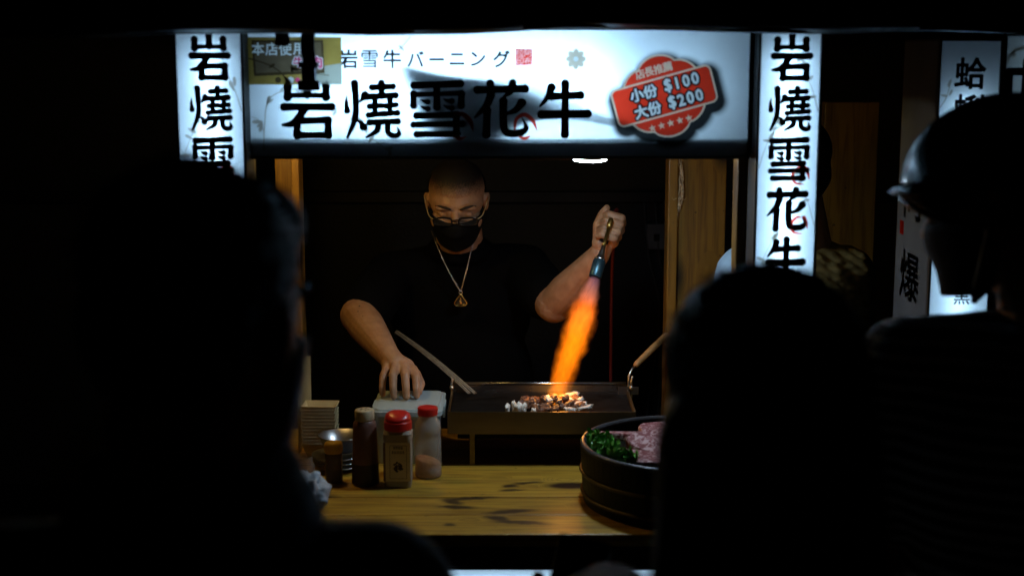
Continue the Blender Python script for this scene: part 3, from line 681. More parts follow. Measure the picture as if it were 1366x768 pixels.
# flank panel of the same box with dull lettering (seen at a slant)
fl = bmesh.new(); fl.faces.new([fl.verts.new(c) for c in ((.8598, 2.91, 1.10), (.8598, 3.155, 1.10), (.8598, 3.155, 1.872), (.8598, 2.91, 1.872))])
link('flank_panel', fl, pbr('dull_panel', (.12, .15, .19), .5, var=(8, .2)), nb)
for ch, z in (('同', 1.545), ('爆', 1.372)):
    o = text(ch, .15, 0, 0, 0, M['ink'], nb, .003, name='character')
    for v in o.data.vertices: v.co = Vector((.8592, 3.04 - v.co.x, z + v.co.z * .75))
o = poly([(0, 0), (.03, 0), (.03, .03), (0, .03)], 0, M['ink_red'], nb, 'seal_print')
for v in o.data.vertices: v.co = Vector((.859, 3.13 - v.co.x, 1.455 + v.co.z))
n2 = thing('neighbour_wide_sign', 'cream sign with a brown plant print at the right edge of the picture', 'sign', (1.3, 2.95, 1.65))
light_box(n2, .998, 1.60, 1.65, 1.885, 2.915, .1, [((1.05, 2.97, 1.80), (1.55, 2.97, 1.80), .005)], sheet('cream_face', (.45, .44, .41), .7, .1), M['tube_dim'])
text('巾', .098, 1.042, 2.9132, 1.79, M['ink'], n2, .004, name='character')
branch(n2, [(1.0, 1.83), (1.012, 1.85), (1.03, 1.86), (1.05, 1.862)], 2.914, .005, .002, 5, 71)
nf = thing('neighbour_post', 'dark wooden post carrying the signs of the next stall', 'post', (.99, 3.1, 0))
abox('post', (.9875, .997, 2.93, 3.10, .001, 1.95), M['dark_wood'], nf, .002); abox('foot', (.975, 1.01, 2.92, 3.11, .0005, .03), M['dark_metal'], nf, .002)
for s in (0,): abox('bracket', (.90, .9872, 3.17, 3.19, 1.2, 1.24), M['dark_metal'], nf, .002)

# --- straps hanging from the awning
def strap(x, z0, label, buckle):
    r = thing('hanging_strap', label, 'strap', (x, 2.665, z0), 'straps hanging from the awning')
    bm = bmesh.new(); w = .0125
    P = [(x + .002 * math.sin(k), 2.668 + .004 * math.sin(k * .7), 1.93 - (1.93 - z0) * k / 10) for k in range(11)]
    prev = None
    for p in P:
        cur = [bm.verts.new((p[0] - w, p[1], p[2])), bm.verts.new((p[0] + w, p[1] + .002, p[2])), bm.verts.new((p[0] + w, p[1] + .004, p[2])), bm.verts.new((p[0] - w, p[1] + .002, p[2]))]
        if prev:
            for k in range(4): bm.faces.new((prev[k], prev[(k + 1) % 4], cur[(k + 1) % 4], cur[k]))
        prev = cur
    link('webbing', bm, M['strap'], r)
    if buckle:
        bm = bmesh.new(); z = buckle
        box(bm, x - .018, x + .018, 2.656, 2.676, z - .006, z + .004, .002); box(bm, x - .013, x + .013, 2.657, 2.675, z - .030, z - .006, .003); box(bm, x - .020, x + .020, 2.655, 2.677, z - .048, z - .030, .003)
        bk = link('buckle', bm, M['plastic_black'], r)
        bm = bmesh.new(); box(bm, x - .014, x + .014, 2.653, 2.6555, z + .0005, z + .003, .0006); link('buckle_bar', bm, M['steel'], bk)
strap(-.426, 1.862, 'short black strap end hanging over the yellow notice', None)
strap(-.3765, 1.795, 'longer black strap with a side release buckle in front of the notice', 1.828)

# ------------------------------------------------------------------ lamps of the stall
lp = thing('ceiling_lamp', 'round flat cool white lamp under the roof above the torch', 'lamp', (.17, 3.10, 1.70))
bm = bmesh.new(); lathe(bm, [(.037, .0), (.038, .006), (.037, .085)], (.17, 3.10, 1.6208), 32); link('housing', bm, M['dark_metal'], lp, False)
bm = bmesh.new(); lathe(bm, [(.004, -.0042), (.016, -.0037), (.027, -.0024), (.034, -.0006), (.0365, .002)], (.17, 3.10, 1.6185), 32); link('diffuser', bm, M['led'], lp)
def warm_lamp(x, yl_, label, mt):
    wb = thing('bulb_lamp', label, 'lamp', (x, yl_, 1.70), 'bulbs under the stall roof')
    bm = bmesh.new(); lathe(bm, [(.014, 0), (.016, .01), (.016, .03)], (x, yl_, 1.675), 20); link('socket', bm, M['dark_metal'], wb)
    bm = bmesh.new(); lathe(bm, [(.002, 0), (.012, .003), (.018, .010), (.020, .018), (.018, .027), (.012, .036)], (x, yl_, 1.639), 20); link('bulb', bm, M[mt], wb, True)
warm_lamp(-.50, 3.30, 'warm bulb in a dark socket behind the left of the wide sign', 'bulb')
warm_lamp(.385, 3.12, 'weaker warm bulb in a dark socket behind the right of the wide sign', 'bulb_weak')


# ------------------------------------------------------------------ griddle
ZC = .8985      # counter top
gd = thing('griddle', 'steel framed black iron griddle on short legs in front of the cook', 'griddle', (.07, 3.32, ZC))
gx0, gx1, gy0, gy1, gz0, gz1 = -.148, .286, 3.205, 3.452, .976, 1.029
abox('plate', (gx0 + .004, gx1 - .004, gy0 + .004, gy1 - .004, gz1 - .022, gz1 - .012), M['iron'], gd)
abox('front_wall', (gx0, gx1, gy0 - .002, gy0 + .002, gz0, gz1), M['brown_steel'], gd, .0008)
abox('back_wall', (gx0, gx1, gy1 - .002, gy1 + .002, gz0, gz1 + .006), M['steel'], gd, .0008)
for x in (gx0, gx1): abox('end_wall', (x - .002, x + .002, gy0 + .0021, gy1 - .0021, gz0, gz1), M['brown_steel'], gd, .0008)
bm = bmesh.new(); tube(bm, [(gx0 + .002, gy1 + .001, gz1 + .0085), (gx1 - .002, gy1 + .001, gz1 + .0085)], .0048, 12); link('back_rail', bm, M['steel'], gd, True)
abox('burner_tray', (gx0 + .02, gx1 - .02, gy0 + .03, gy1 - .03, gz0 - .02, gz0 + .006), M['iron'], gd, .002)
for x in (gx0 + .055, gx1 - .055):
    for y in (gy0 + .02, gy1 - .02): abox('leg', (x - .006, x + .006, y - .006, y + .006, ZC, gz0 + .002), M['brown_steel'], gd, .001)
for x, h in ((gx0 - .001, .030), (gx1 + .008, .035)):
    bm = bmesh.new(); tube(bm, [(x, gy1 - .03, gz1 - .03), (x, gy1 - .03, gz1 + h * .6), (x + .003, gy1 - .032, gz1 + h)], .0028, 8); tube(bm, [(x, gy1 - .037, gz1 + .006), (x, gy1 - .023, gz1 + .006)], .005, 10)
    link('bolt', bm, M['steel'], gd, True)

# food on the plate
def chunk(x, y, z, sx, sy, sz, rz, m, name, label, cat, grp, seed):
    bm = bmesh.new(); bmesh.ops.create_icosphere(bm, subdivisions=3, radius=.5)
    c, s = math.cos(rz), math.sin(rz); off = Vector((seed * 1.7, seed * .9, 0))
    for v in bm.verts:
        k = v.co.copy(); k = Vector(tuple(math.copysign(min(abs(q), .40) ** .8 * .55, q) for q in k)); k *= 1 + .55 * noise.noise(k * 4.0 + off) + .25 * noise.noise(k * 11.0 + off)
        k = Vector((k.x * sx * 1.5, k.y * sy * 1.5, k.z * sz * 1.5)); v.co = Vector((x + k.x * c - k.y * s, y + k.x * s + k.y * c, z + k.z + k.x * .25))
    zmin = min(v.co.z for v in bm.verts)
    for v in bm.verts: v.co.z += z - zmin
    o = link(name, bm, m, None, True); tag(o, label, cat, grp); return o
zp = gz1 - .012
spots = []
for i in range(90):
    for tr in range(40):
        a = rnd.uniform(0, 2 * PI); q = math.sqrt(rnd.random()); x = .100 + .078 * q * math.cos(a); y = 3.290 + .070 * q * math.sin(a)
        if all(math.hypot(x - p, y - w) > .0125 for p, w in spots): spots.append((x, y)); break
for i, (x, y) in enumerate(spots[:52]):
    white = i % 4 == 0; hz = zp + (.010 if math.hypot(x - .10, y - 3.29) < .03 else 0); k = rnd.uniform(.75, 1.25)
    if white: chunk(x, y, hz, .024 * k, .014 * k, .014 * k, rnd.uniform(0, PI), M['fat'], 'onion_piece', 'pale piece of onion frying among the diced beef under the flame', 'onion', 'onion pieces frying on the griddle', i)
    else: chunk(x, y, hz, .022 * k, .018 * k, .018 * k, rnd.uniform(0, PI), M['brown_meat'], 'diced_beef', 'browned cube of beef frying under the flame on the griddle', 'beef', 'beef cubes frying on the griddle', i)
for i, (x, y) in enumerate(((.004, 3.25), (.022, 3.232), (.028, 3.262), (.012, 3.226), (.051, 3.228), (-.010, 3.242))):
    chunk(x, y, zp, .022 * rnd.uniform(.6, 1.3), .012, .020 * rnd.uniform(.6, 1.5), rnd.uniform(0, PI), M['fat'], 'onion_piece', 'white onion piece lying apart at the left of the frying heap', 'onion', 'onion pieces left of the heap', 100 + i)
for i, (x, y) in enumerate(((.172, 3.240), (.145, 3.375))):
    chunk(x, y, zp, .038, .018, .016, -.2, M['fat'], 'onion_piece', ('large white onion slice at the right of the frying heap', 'flat white onion slice behind the frying heap')[i], 'onion', None, 120 + i)

# scraper with wooden handle leaning at the right end
sc = thing('scraper', 'scraper with a wooden handle leaning on the right end of the griddle', 'scraper', (.30, 3.44, 1.03))
bm = bmesh.new(); tube(bm, [(.287, 3.42, 1.036), (.288, 3.425, 1.062), (.296, 3.435, 1.078), (.308, 3.45, 1.086)], .0028, 8); link('shank', bm, M['steel'], sc, True)
bm = bmesh.new(); tube(bm, [(.305, 3.446, 1.084), (.310, 3.452, 1.088), (.350, 3.50, 1.114), (.392, 3.55, 1.140), (.396, 3.555, 1.142)], [.005, .0075, .0085, .0085, .005], 12); link('handle', bm, M['handle'], sc, True)
bm = bmesh.new(); box(bm, .262, .312, 3.418, 3.4205, gz1 - .0115, 1.037, .0006); link('blade', bm, M['steel'], sc)
# tongs
M['tongs'] = pbr('satin_steel', (.75, .77, .80), .48, 1, var=(60, .2))
tg = thing('tongs', 'long steel tongs leaning with their tips on the back of the griddle', 'tongs', (-.09, 3.40, 1.03))
for dx in (0, 1):
    bm = bmesh.new(); a = Vector((-.306 + dx * .010, 3.705, 1.118 - dx * .006)); b = Vector((-.104 + dx * .014, 3.405, 1.0235)); d = (b - a).normalized(); s_ = Vector((.82, .55, 0)); n_ = d.cross(s_).normalized()
    tube(bm, [a.lerp(b, t / 8) + n_ * (.006 * math.sin(PI * t / 8) + .0018) for t in range(9)], [.0036 - .001 * t / 8 for t in range(9)], 8); prev = None
    for i in range(9):
        t = i / 8; p = a.lerp(b, t) + n_ * (.006 * math.sin(PI * t)); w = .0075 - .003 * t
        cur = [bm.verts.new(p + s_ * w + n_ * .0008), bm.verts.new(p + n_ * .0022), bm.verts.new(p - s_ * w + n_ * .0008), bm.verts.new(p - s_ * w - n_ * .0004), bm.verts.new(p + n_ * .0010), bm.verts.new(p + s_ * w - n_ * .0004)]
        if prev:
            for k in range(6): bm.faces.new((prev[k], prev[(k + 1) % 6], cur[(k + 1) % 6], cur[k]))
        else: bm.faces.new(cur)
        prev = cur
    bm.faces.new(prev[::-1]); link('arm', bm, M['tongs'], tg)
bm = bmesh.new(); tube(bm, [(-.309, 3.709, 1.117), (-.299, 3.705, 1.114)], .007, 12); link('hinge', bm, M['steel'], tg, True)

# ------------------------------------------------------------------ things on the counter
def rbox(bm, cx, cy, z0, z1, w, d, r, taper=0.0, seg=6, cap=(True, True)):
    rings = []
    for z, g in ((z0, -taper), (z1, 0.0)):
        ring = []
        for sx, sy, a0 in ((1, 1, 0), (-1, 1, 90), (-1, -1, 180), (1, -1, 270)):
            for k in range(seg + 1):
                a = R(a0 + 90 * k / seg); ring.append(bm.verts.new((cx + sx * (w / 2 + g - r) + r * math.cos(a), cy + sy * (d / 2 + g - r) + r * math.sin(a), z)))
        rings.append(ring)
    n = len(rings[0])
    for k in range(n): bm.faces.new((rings[0][k], rings[0][(k + 1) % n], rings[1][(k + 1) % n], rings[1][k]))
    if cap[0]: bm.faces.new(rings[0][::-1])
    if cap[1]: bm.faces.new(rings[1])
tb = thing('plastic_tub', 'cloudy plastic food tub with a snap lid under the hand of the cook', 'tub', (-.245, 3.31, ZC))
bm = bmesh.new(); rbox(bm, -.245, 3.312, ZC + .0005, 1.018, .155, .195, .018, .008, cap=(True, False)); link('body', bm, M['tub'], tb, True)
bm = bmesh.new(); rbox(bm, -.245, 3.312, 1.0165, 1.026, .166, .206, .02); rbox(bm, -.245, 3.312, 1.0262, 1.031, .146, .186, .016, -.002); o = link('lid', bm, M['tub'], tb)
for s in (-1, 1): abox('clip', (-.245 + s * .0835 - .003, -.245 + s * .0835 + .003, 3.28, 3.345, .995, 1.024), M['tub'], tb, .0015)
bm = bmesh.new(); rbox(bm, -.245, 3.312, ZC + .004, .965, .140, .178, .015, .006); link('contents', bm, pbr('pale_food', (.30, .34, .33), .7, var=(40, .5), bump=(60, 1)), tb, True)
# tall sauce bottle
sb = thing('sauce_bottle', 'tall brown sauce bottle with a cream cap', 'bottle', (-.328, 3.075, ZC))
bm = bmesh.new(); lathe(bm, [(.029, 0), (.031, .004), (.030, .03), (.0275, .09), (.0265, .128), (.0255, .138), (.022, .143), (.0205, .146)], (-.328, 3.075, ZC + .0005)); link('body', bm, M['sauce'], sb, True)
bm = bmesh.new(); lathe(bm, [(.0312, .002), (.0314, .006), (.0307, .025), (.0297, .048)], (-.328, 3.075, ZC + .0005), cap0=False, cap1=False); link('sauce_level', bm, M['sauce_dark'], sb, True)
bm = bmesh.new(); lathe(bm, [(.0215, .1455), (.0218, .150), (.0218, .166), (.020, .169), (.014, .1695)], (-.328, 3.075, ZC)); cp = link('cap', bm, M['sauce_cap'], sb, True)
for k in range(5):
    bm = bmesh.new(); a = k * 2 * PI / 5; lathe(bm, [(.0022, 0), (.0022, .0006)], (-.328 + .009 * math.cos(a), 3.075 + .009 * math.sin(a), ZC + .1693), 8); link('hole', bm, M['ink'], cp)
# spice jar with a flip lid
sj = thing('spice_jar', 'square spice jar with a red flip lid and a printed paper label', 'jar', (-.253, 3.06, ZC))
bm = bmesh.new(); rbox(bm, -.253, 3.062, ZC + .0005, ZC + .012, .062, .056, .010, .002, cap=(True, False)); rbox(bm, -.253, 3.062, ZC + .012, ZC + .108, .0605, .0545, .009, 0, cap=(True, True)); rbox(bm, -.253, 3.062, ZC + .1082, ZC + .122, .064, .058, .012, 0); rbox(bm, -.253, 3.062, ZC + .1222, ZC + .129, .056, .050, .016, -.003)
link('body', bm, M['jar_white'], sj)
yl = 3.062 - .0278
bm = bmesh.new(); box(bm, -.279, -.2245, yl - .0003, yl + .0003, ZC + .016, ZC + .104); lb = link('label', bm, M['label_paper'], sj)
bm = bmesh.new(); box(bm, -.2842, -.2792, yl, yl + .0004, ZC + .016, ZC + .104); link('label_side', bm, M['label_side'], sj)
bm = bmesh.new(); w = .0008
for x0, x1, z0, z1 in ((-.270, -.2325, .022, .0228), (-.270, -.2325, .0972, .098), (-.270, -.2692, .022, .098), (-.2333, -.2325, .022, .098)): box(bm, x0, x1, yl - .0006, yl - .0004, ZC + z0, ZC + z1)
link('label_border', bm, M['label_ink'], lb)
for z_, n_, w_ in ((.0925, 4, .0042), (.082, 5, .0046)):
    bm = bmesh.new()
    for k in range(n_):
        xk = -.2513 + (k - (n_ - 1) / 2) * (w_ + .0012)
        for q in range(3): box(bm, xk - w_ / 2, xk + w_ / 2, yl - .0007, yl - .0005, ZC + z_ - .0026 + q * .0022, ZC + z_ - .0014 + q * .0022)
    tag(link('label_line', bm, M['label_ink'], lb), kind='stuff')
bm = bmesh.new()
rr = random.Random(4)
for k in range(40):
    a = rr.uniform(0, 2 * PI); q = math.sqrt(rr.random()) * .0105; c = (-.2513 + q * math.cos(a), ZC + .049 + q * math.sin(a)); s = rr.uniform(.0016, .0030)
    bm.faces.new([bm.verts.new((c[0] + s * math.cos(j * PI / 4), yl - .0007 - k * .00001, c[1] + s * math.sin(j * PI / 4))) for j in range(8)][::-1])
link('peppercorn_print', bm, M['label_ink'], lb)
bm = bmesh.new(); lathe(bm, [(.030, .1285), (.0312, .131), (.0312, .146), (.029, .149)], (-.253, 3.062, ZC), 32); lid = link('lid', bm, M['cap_red'], sj)
bm = bmesh.new(); lathe(bm, [(.0288, .149), (.0295, .153), (.0275, .161), (.021, .1665), (.012, .169)], (-.253, 3.062, ZC), 32)
for v in bm.verts:                                       # domed flap, scooped at the front
    if v.co.y < 3.062: v.co.z -= (3.062 - v.co.y) * .38 * max(0, (v.co.z - ZC - .149) / .02)
link('flap', bm, M['cap_red'], lid, True)
# red capped shaker
sk2 = thing('powder_shaker', 'round clear shaker with a flat red cap half full of orange powder', 'shaker', (-.191, 3.13, ZC))
bm = bmesh.new(); lathe(bm, [(.029, 0), (.0305, .003), (.0305, .022), (.0295, .025), (.0305, .028), (.030, .09), (.0285, .094), (.030, .098), (.0285, .124), (.022, .133), (.021, .148)], (-.191, 3.13, ZC + .0005), cap1=False); link('body', bm, M['shaker'], sk2, True)
bm = bmesh.new(); lathe(bm, [(.0222, .143), (.0232, .146), (.0232, .158), (.0215, .161), (.012, .1615)], (-.191, 3.13, ZC), 30); link('cap', bm, M['cap_red'], sk2)
bm = bmesh.new(); lathe(bm, [(.0275, .002), (.029, .004), (.0285, .036), (.026, .039), (.004, .041)], (-.191, 3.13, ZC + .0005))
for v in bm.verts:
    if v.co.z > ZC + .03: v.co.z += (-.191 - v.co.x) * .28
link('powder', bm, M['powder'], sk2, True)
# small shaker with a yellow cap
ysh = thing('yellow_cap_bottle', 'small dark bottle with a yellow screw cap', 'bottle', (-.400, 3.085, ZC))
bm = bmesh.new(); lathe(bm, [(.018, 0), (.0195, .003), (.0195, .028), (.0185, .03), (.0195, .032), (.019, .062), (.016, .070)], (-.400, 3.085, ZC + .0005)); link('body', bm, clear('smoked_plastic', (.20, .15, .12), .2, .6, .6), ysh, True)
bm = bmesh.new(); lathe(bm, [(.0175, .0002), (.018, .035), (.012, .036)], (-.400, 3.085, ZC + .0025)); link('spice', bm, M['sauce_dark'], ysh, True)
bm = bmesh.new(); lathe(bm, [(.0195, .068), (.0212, .070), (.0212, .084), (.019, .091), (.010, .0935)], (-.400, 3.085, ZC), 26); link('cap', bm, M['cap_yellow'], ysh, True)
# plates and bowl
def bowl(name, label, cat, c, prof, m, grp=None):
    bm = bmesh.new(); lathe(bm, prof, c, 40, True, False); o = link(name, bm, m, None, True); tag(o, label, cat, grp)
    md = o.modifiers.new('t', 'SOLIDIFY'); md.thickness = .0014; md.offset = 0; return o
for k in range(3):
    bowl('steel_plate', ('lowest', 'middle', 'topmost')[k] + ' steel plate of the small stack under the bowl', 'plate', (-.405, 3.19, ZC + .002 + k * .011), [(.034, 0), (.040, .002), (.055, .010), (.060, .0105)], M['steel'], 'steel plates under the bowl')
bowl('steel_bowl', 'steel mixing bowl on the stack of plates', 'bowl', (-.395, 3.20, ZC + .037), [(.018, 0), (.030, .003), (.043, .016), (.052, .040), (.055, .0405)], M['steel'])
# paper trays
def tray(z, x=-.462, y=3.30, tilt=0.0):
    bm = bmesh.new(); w0, d0, w1, d1, h = .058, .045, .082, .064, .034
    a = [bm.verts.new((sx * w0 / 2, sy * d0 / 2, 0)) for sx, sy in ((-1, -1), (1, -1), (1, 1), (-1, 1))]; b = [bm.verts.new((sx * w1 / 2, sy * d1 / 2, h)) for sx, sy in ((-1, -1), (1, -1), (1, 1), (-1, 1))]
    bm.faces.new(a[::-1])
    for k in range(4): bm.faces.new((a[k], a[(k + 1) % 4], b[(k + 1) % 4], b[k]))
    for v in bm.verts: v.co = Matrix.Rotation(tilt, 3, 'Z') @ v.co + Vector((x, y, z))
    return bm
for k in range(12):
    o = link('paper_tray', tray(ZC + .002 + .034 * 0 + k * .0082, -.458 + rnd.uniform(-.0015, .0015), 3.30, rnd.uniform(-.03, .03)), M['paper'])
    md = o.modifiers.new('t', 'SOLIDIFY'); md.thickness = .0012
    tag(o, ('bottom', 'second', 'third', 'fourth', 'fifth', 'sixth', 'seventh', 'eighth', 'ninth', 'tenth', 'eleventh', 'topmost')[k] + ' cream paper tray' + (' from the bottom' if 0 < k < 11 else '') + ' of the stack beside the steel bowl', 'paper tray', 'stacked paper trays')
bx_ = thing('paper_box', 'tall cream cardboard sleeve standing behind the stack of paper trays', 'box', (-.508, 3.335, ZC))
abox('side', (-.512, -.510, 3.30, 3.37, ZC + .0005, 1.125), M['paper'], bx_); abox('back', (-.5099, -.488, 3.3685, 3.370, ZC + .0005, 1.125), M['paper'], bx_)
# glass jar and crumpled bag at the left
gj = thing('glass_jar', 'glass jar half hidden behind the man at the left', 'jar', (-.462, 3.02, ZC))
bm = bmesh.new(); lathe(bm, [(.026, 0), (.029, .004), (.029, .055), (.024, .066), (.024, .078)], (-.462, 3.02, ZC + .0005), cap1=False); o = link('body', bm, M['glass'], gj, True)
bm = bmesh.new(); lathe(bm, [(.026, .001), (.027, .004), (.027, .032), (.010, .033)], (-.462, 3.02, ZC + .001)); link('contents', bm, M['powder'], gj, True)
bm = bmesh.new(); bmesh.ops.create_icosphere(bm, subdivisions=5, radius=1)
for v in bm.verts:
    k = v.co.copy(); f = 1 + .35 * noise.noise(k * 2.3) + .16 * abs(noise.noise(k * 6.1)) ; k *= f; v.co = Vector((-.430 + k.x * .045, 2.83 + k.y * .05, ZC + .040 + k.z * .045))
zmin = min(v.co.z for v in bm.verts)
for v in bm.verts: v.co.z += ZC + .0005 - zmin
tag(link('plastic_bag', bm, M['tissue'], None, True), 'crumpled pale plastic bag lying on the counter by the man at the left', 'bag')

# ------------------------------------------------------------------ bucket of meat
BC = Vector((.372, 2.962, ZC)); BRr = .222
bk = thing('wooden_bucket', 'round dark lacquered wooden tub full of raw beef on the counter', 'tub', BC)
NS = 26
def stave():
    bm = bmesh.new(); da = 2 * PI / NS * .985; n = 3
    vs = []
    for j in range(n + 1):
        a = -da / 2 + da * j / n; row = []
        for r_, z in ((.210, .001), (BRr - .004, .001), (BRr + .003, .120), (.211, .120)): row.append(bm.verts.new((r_ * math.cos(a), r_ * math.sin(a), z)))
        vs.append(row)
    for j in range(n):
        for k in range(4): bm.faces.new((vs[j][k], vs[j][(k + 1) % 4], vs[j + 1][(k + 1) % 4], vs[j + 1][k]))
    bm.faces.new(vs[0][::-1]); bm.faces.new(vs[-1])
    bmesh.ops.recalc_face_normals(bm, faces=bm.faces)
    me = bpy.data.meshes.new('stave'); bm.to_mesh(me); bm.free(); me.materials.append(M['bucket']); return me
sm_ = stave()
for k in range(NS):
    o = bpy.data.objects.new('stave', sm_); COL.objects.link(o); o.parent = bk; o.rotation_euler = (0, 0, 2 * PI * k / NS)
for z, r_ in ((.018, .0215), (.064, .0240)):
    bm = bmesh.new(); rr_ = BRr - .002 + z * .05; tube(bm, [BC + Vector((rr_ * math.cos(t * PI / 40), rr_ * math.sin(t * PI / 40), z + .003)) for t in range(80)], .0038, 6, closed=True); link('band', bm, M['band'], bk, True)
bm = bmesh.new(); tube(bm, [BC + Vector(((BRr - .004) * math.cos(t * PI / 40), (BRr - .004) * math.sin(t * PI / 40), .1225)) for t in range(80)], .0068, 8, closed=True); link('rim', bm, M['rim'], bk, True)
bm = bmesh.new(); lathe(bm, [(.2085, .080), (.2085, .090)], BC, 40); link('inner_board', bm, M['bucket'], bk)
def slab(cx, cy, z, pts, th, tilt, rz, label, seed):
    bm = bmesh.new(); P = catmull([(a, b) for a, b in pts] + [pts[0]], 6)[:-1]; n = len(P); rings = []
    for zz, g in ((0, .97), (th * .25, 1.0), (th * .75, 1.0), (th, .96)):
        rings.append([bm.verts.new((p[0] * g, p[1] * g, zz + .002 * noise.noise(Vector((p[0] * 40, p[1] * 40, seed))))) for p in P])
    for a, b in zip(rings, rings[1:]):
        for k in range(n): bm.faces.new((a[k], a[(k + 1) % n], b[(k + 1) % n], b[k]))
    bm.faces.new(rings[0][::-1]); bm.faces.new(rings[-1])
    Mx = Matrix.Translation((cx, cy, z)) @ Matrix.Rotation(rz, 4, 'Z') @ Matrix.Rotation(tilt, 4, 'X')
    for v in bm.verts: v.co = Mx @ v.co
    return tag(link('beef_slab', bm, M['beef']), label, 'beef', 'slabs of raw beef in the wooden tub')
slab(.240, 3.028, ZC + .112, [(-.066, -.016), (-.062, .026), (.0, .026), (.07, .03), (.075, -.02), (.04, -.026), (.02, -.034), (0, -.018)], .016, -.16, -.06, 'long raw marbled beef slab at the back of the wooden tub', 1)
slab(.240, 2.866, ZC + .109, [(-.058, .0), (-.05, .032), (.0, .038), (.05, .03), (.095, .02), (.10, -.03), (.03, -.040), (-.005, -.018)], .016, .08, -.10, 'raw marbled beef slab lying lowest at the front of the wooden tub', 2)
slab(.310, 2.935, ZC + .116, [(-.068, .018), (-.048, .046), (.0, .056), (.06, .05), (.085, .0), (.06, -.045), (.0, -.048), (-.045, -.026)], .019, .22, -.1, 'thick rounded raw beef slab lying across the others', 3)
slab(.335, 3.070, ZC + .112, [(-.05, -.03), (-.045, .03), (.03, .04), (.07, .0), (.04, -.035)], .017, .1, .15, 'raw beef slab farthest back in the wooden tub', 4)
slab(.455, 2.955, ZC + .099, [(-.05, -.05), (-.05, .05), (.04, .05), (.07, .0), (.04, -.05)], .017, .05, .5, 'raw beef slab at the far right of the tub behind the dark haired woman', 5)
# curly leaves along the left inside
lt = thing('curly_lettuce', 'curly green lettuce leaves along the inside left of the wooden tub', 'lettuce', BC + Vector((-.16, -.05, .09)))
M['leaf'] = pbr('lettuce', (.11, .38, .05), .4, var=(40, .5), bump=(80, .6), col2=(.03, .13, .02))
def leaf(seed):
    r = random.Random(seed); bm = bmesh.new(); n = 9; g = []
    for i in range(n):
        row = []
        for j in range(n):
            u, w = i / (n - 1) * 2 - 1, j / (n - 1) * 2 - 1; d = math.hypot(u, w); rr_ = .019 * (1 + .15 * noise.noise(Vector((u * 2, w * 2, seed))))
            z = .010 * d * d + (.009 * d) * noise.noise(Vector((u * 3.2, w * 3.2, seed * 3.1))) * 2
            row.append(bm.verts.new((u * rr_ * (1 - .25 * w * w), w * rr_ * (1 - .25 * u * u), z)))
        g.append(row)
    for i in range(n - 1):
        for j in range(n - 1): bm.faces.new((g[i][j], g[i + 1][j], g[i + 1][j + 1], g[i][j + 1]))
    me = bpy.data.meshes.new('leaf'); bm.to_mesh(me); bm.free(); me.materials.append(M['leaf'])
    for p in me.polygons: p.use_smooth = True
    return me
LM = [leaf(k) for k in range(6)]
for k in range(64):
    a = R(rnd.uniform(162, 226)); rr_ = rnd.uniform(.162, .203); p = Vector((rr_ * math.cos(a), rr_ * math.sin(a), .100 + rnd.uniform(0, .024)))
    o = bpy.data.objects.new('leaf', LM[k % 6]); COL.objects.link(o); o.parent = lt; o.location = BC + p - Vector(lt.location)
    o.rotation_euler = (rnd.uniform(-.9, .9), rnd.uniform(-.9, .9), rnd.uniform(0, 6.3)); s_ = rnd.uniform(.7, 1.15); o.scale = (s_, s_, s_)

# ------------------------------------------------------------------ back of the stall: cables, hose
def cable(name, label, pts, r, m):
    bm = bmesh.new(); tube(bm, catmull(pts, 6), r, 8); tag(link(name, bm, m, None, True), label, 'cable', 'cables on the back wall' if name == 'hanging_cable' else None)
for i, (x, d) in enumerate(((.50, .05), (.53, .09), (.57, .03), (.46, .06), (.60, .07))):
    cable('hanging_cable', ('first', 'second', 'third', 'fourth', 'fifth')[i] + ' grey cable in the loose bundle on the back wall right of the torch', [(x, 4.945, 1.34), (x + d * .3, 4.93, 1.15), (x + d, 4.93, .95), (x + d * .4, 4.93, .6), (x, 4.93, .3)], .004, M['cable'])
sb_ = thing('switch_box', 'small grey switch box on the back wall behind the torch', 'switch box', (.50, 4.93, 1.2))
abox('case', (.47, .545, 4.93, 4.999, 1.17, 1.26), pbr('grey_case', (.13, .14, .15), .5, var=(20, .2)), sb_, .004); abox('switch', (.495, .515, 4.924, 4.9295, 1.20, 1.225), M['plastic_black'], sb_, .001)

# ------------------------------------------------------------------ people
def hand_chain(bm, pts, r): chain(bm, [Vector(p) for p in pts], r)
def body_frame(H, pitch, yaw=0.0):
    """frame of a head: x to its image right, f out of the face, u up. yaw 0 looks towards -Y"""
    f0 = Vector((math.sin(yaw), -math.cos(yaw), 0)); x = Vector((math.cos(yaw), math.sin(yaw), 0))
    f = f0 * math.cos(pitch) - Vector((0, 0, 1)) * math.sin(pitch); u = f0 * math.sin(pitch) + Vector((0, 0, 1)) * math.cos(pitch)
    H = Vector(H); return (lambda a, b, c: H + x * a + f * b + u * c), (x, f, u)

# --- the cook
ck = thing('person', 'cook in a black T-shirt, black mask and glasses behind the griddle', 'person', (-.14, 3.95, 0))
HP0, AX = body_frame((-.150, 3.845, 1.452), R(20))
def HP(a, b, c): return HP0(a * 1.0, b * .97, c * .86)
bm = bmesh.new()
def E(c, r): ell(bm, HP(*c), (r[0], r[1] * .97, r[2] * .86), AX)
E((0, -.018, .038), (.0765, .095, .080)); E((0, .010, .010), (.073, .080, .070)); E((0, .030, -.045), (.068, .060, .062)); E((0, .038, -.085), (.050, .046, .036)); E((0, .062, -.100), (.026, .022, .020))
for s in (-1, 1):
    E((s * .040, .046, -.040), (.030, .034, .034)); E((s * .030, .082, .022), (.026, .012, .0085)); E((s * .033, .072, -.004), (.014, .012, .009)); E((s * .0785, -.008, -.006), (.009, .018, .030)); E((s * .084, -.014, .006), (.006, .012, .018))
    E((s * .012, .102, -.036), (.009, .010, .008))
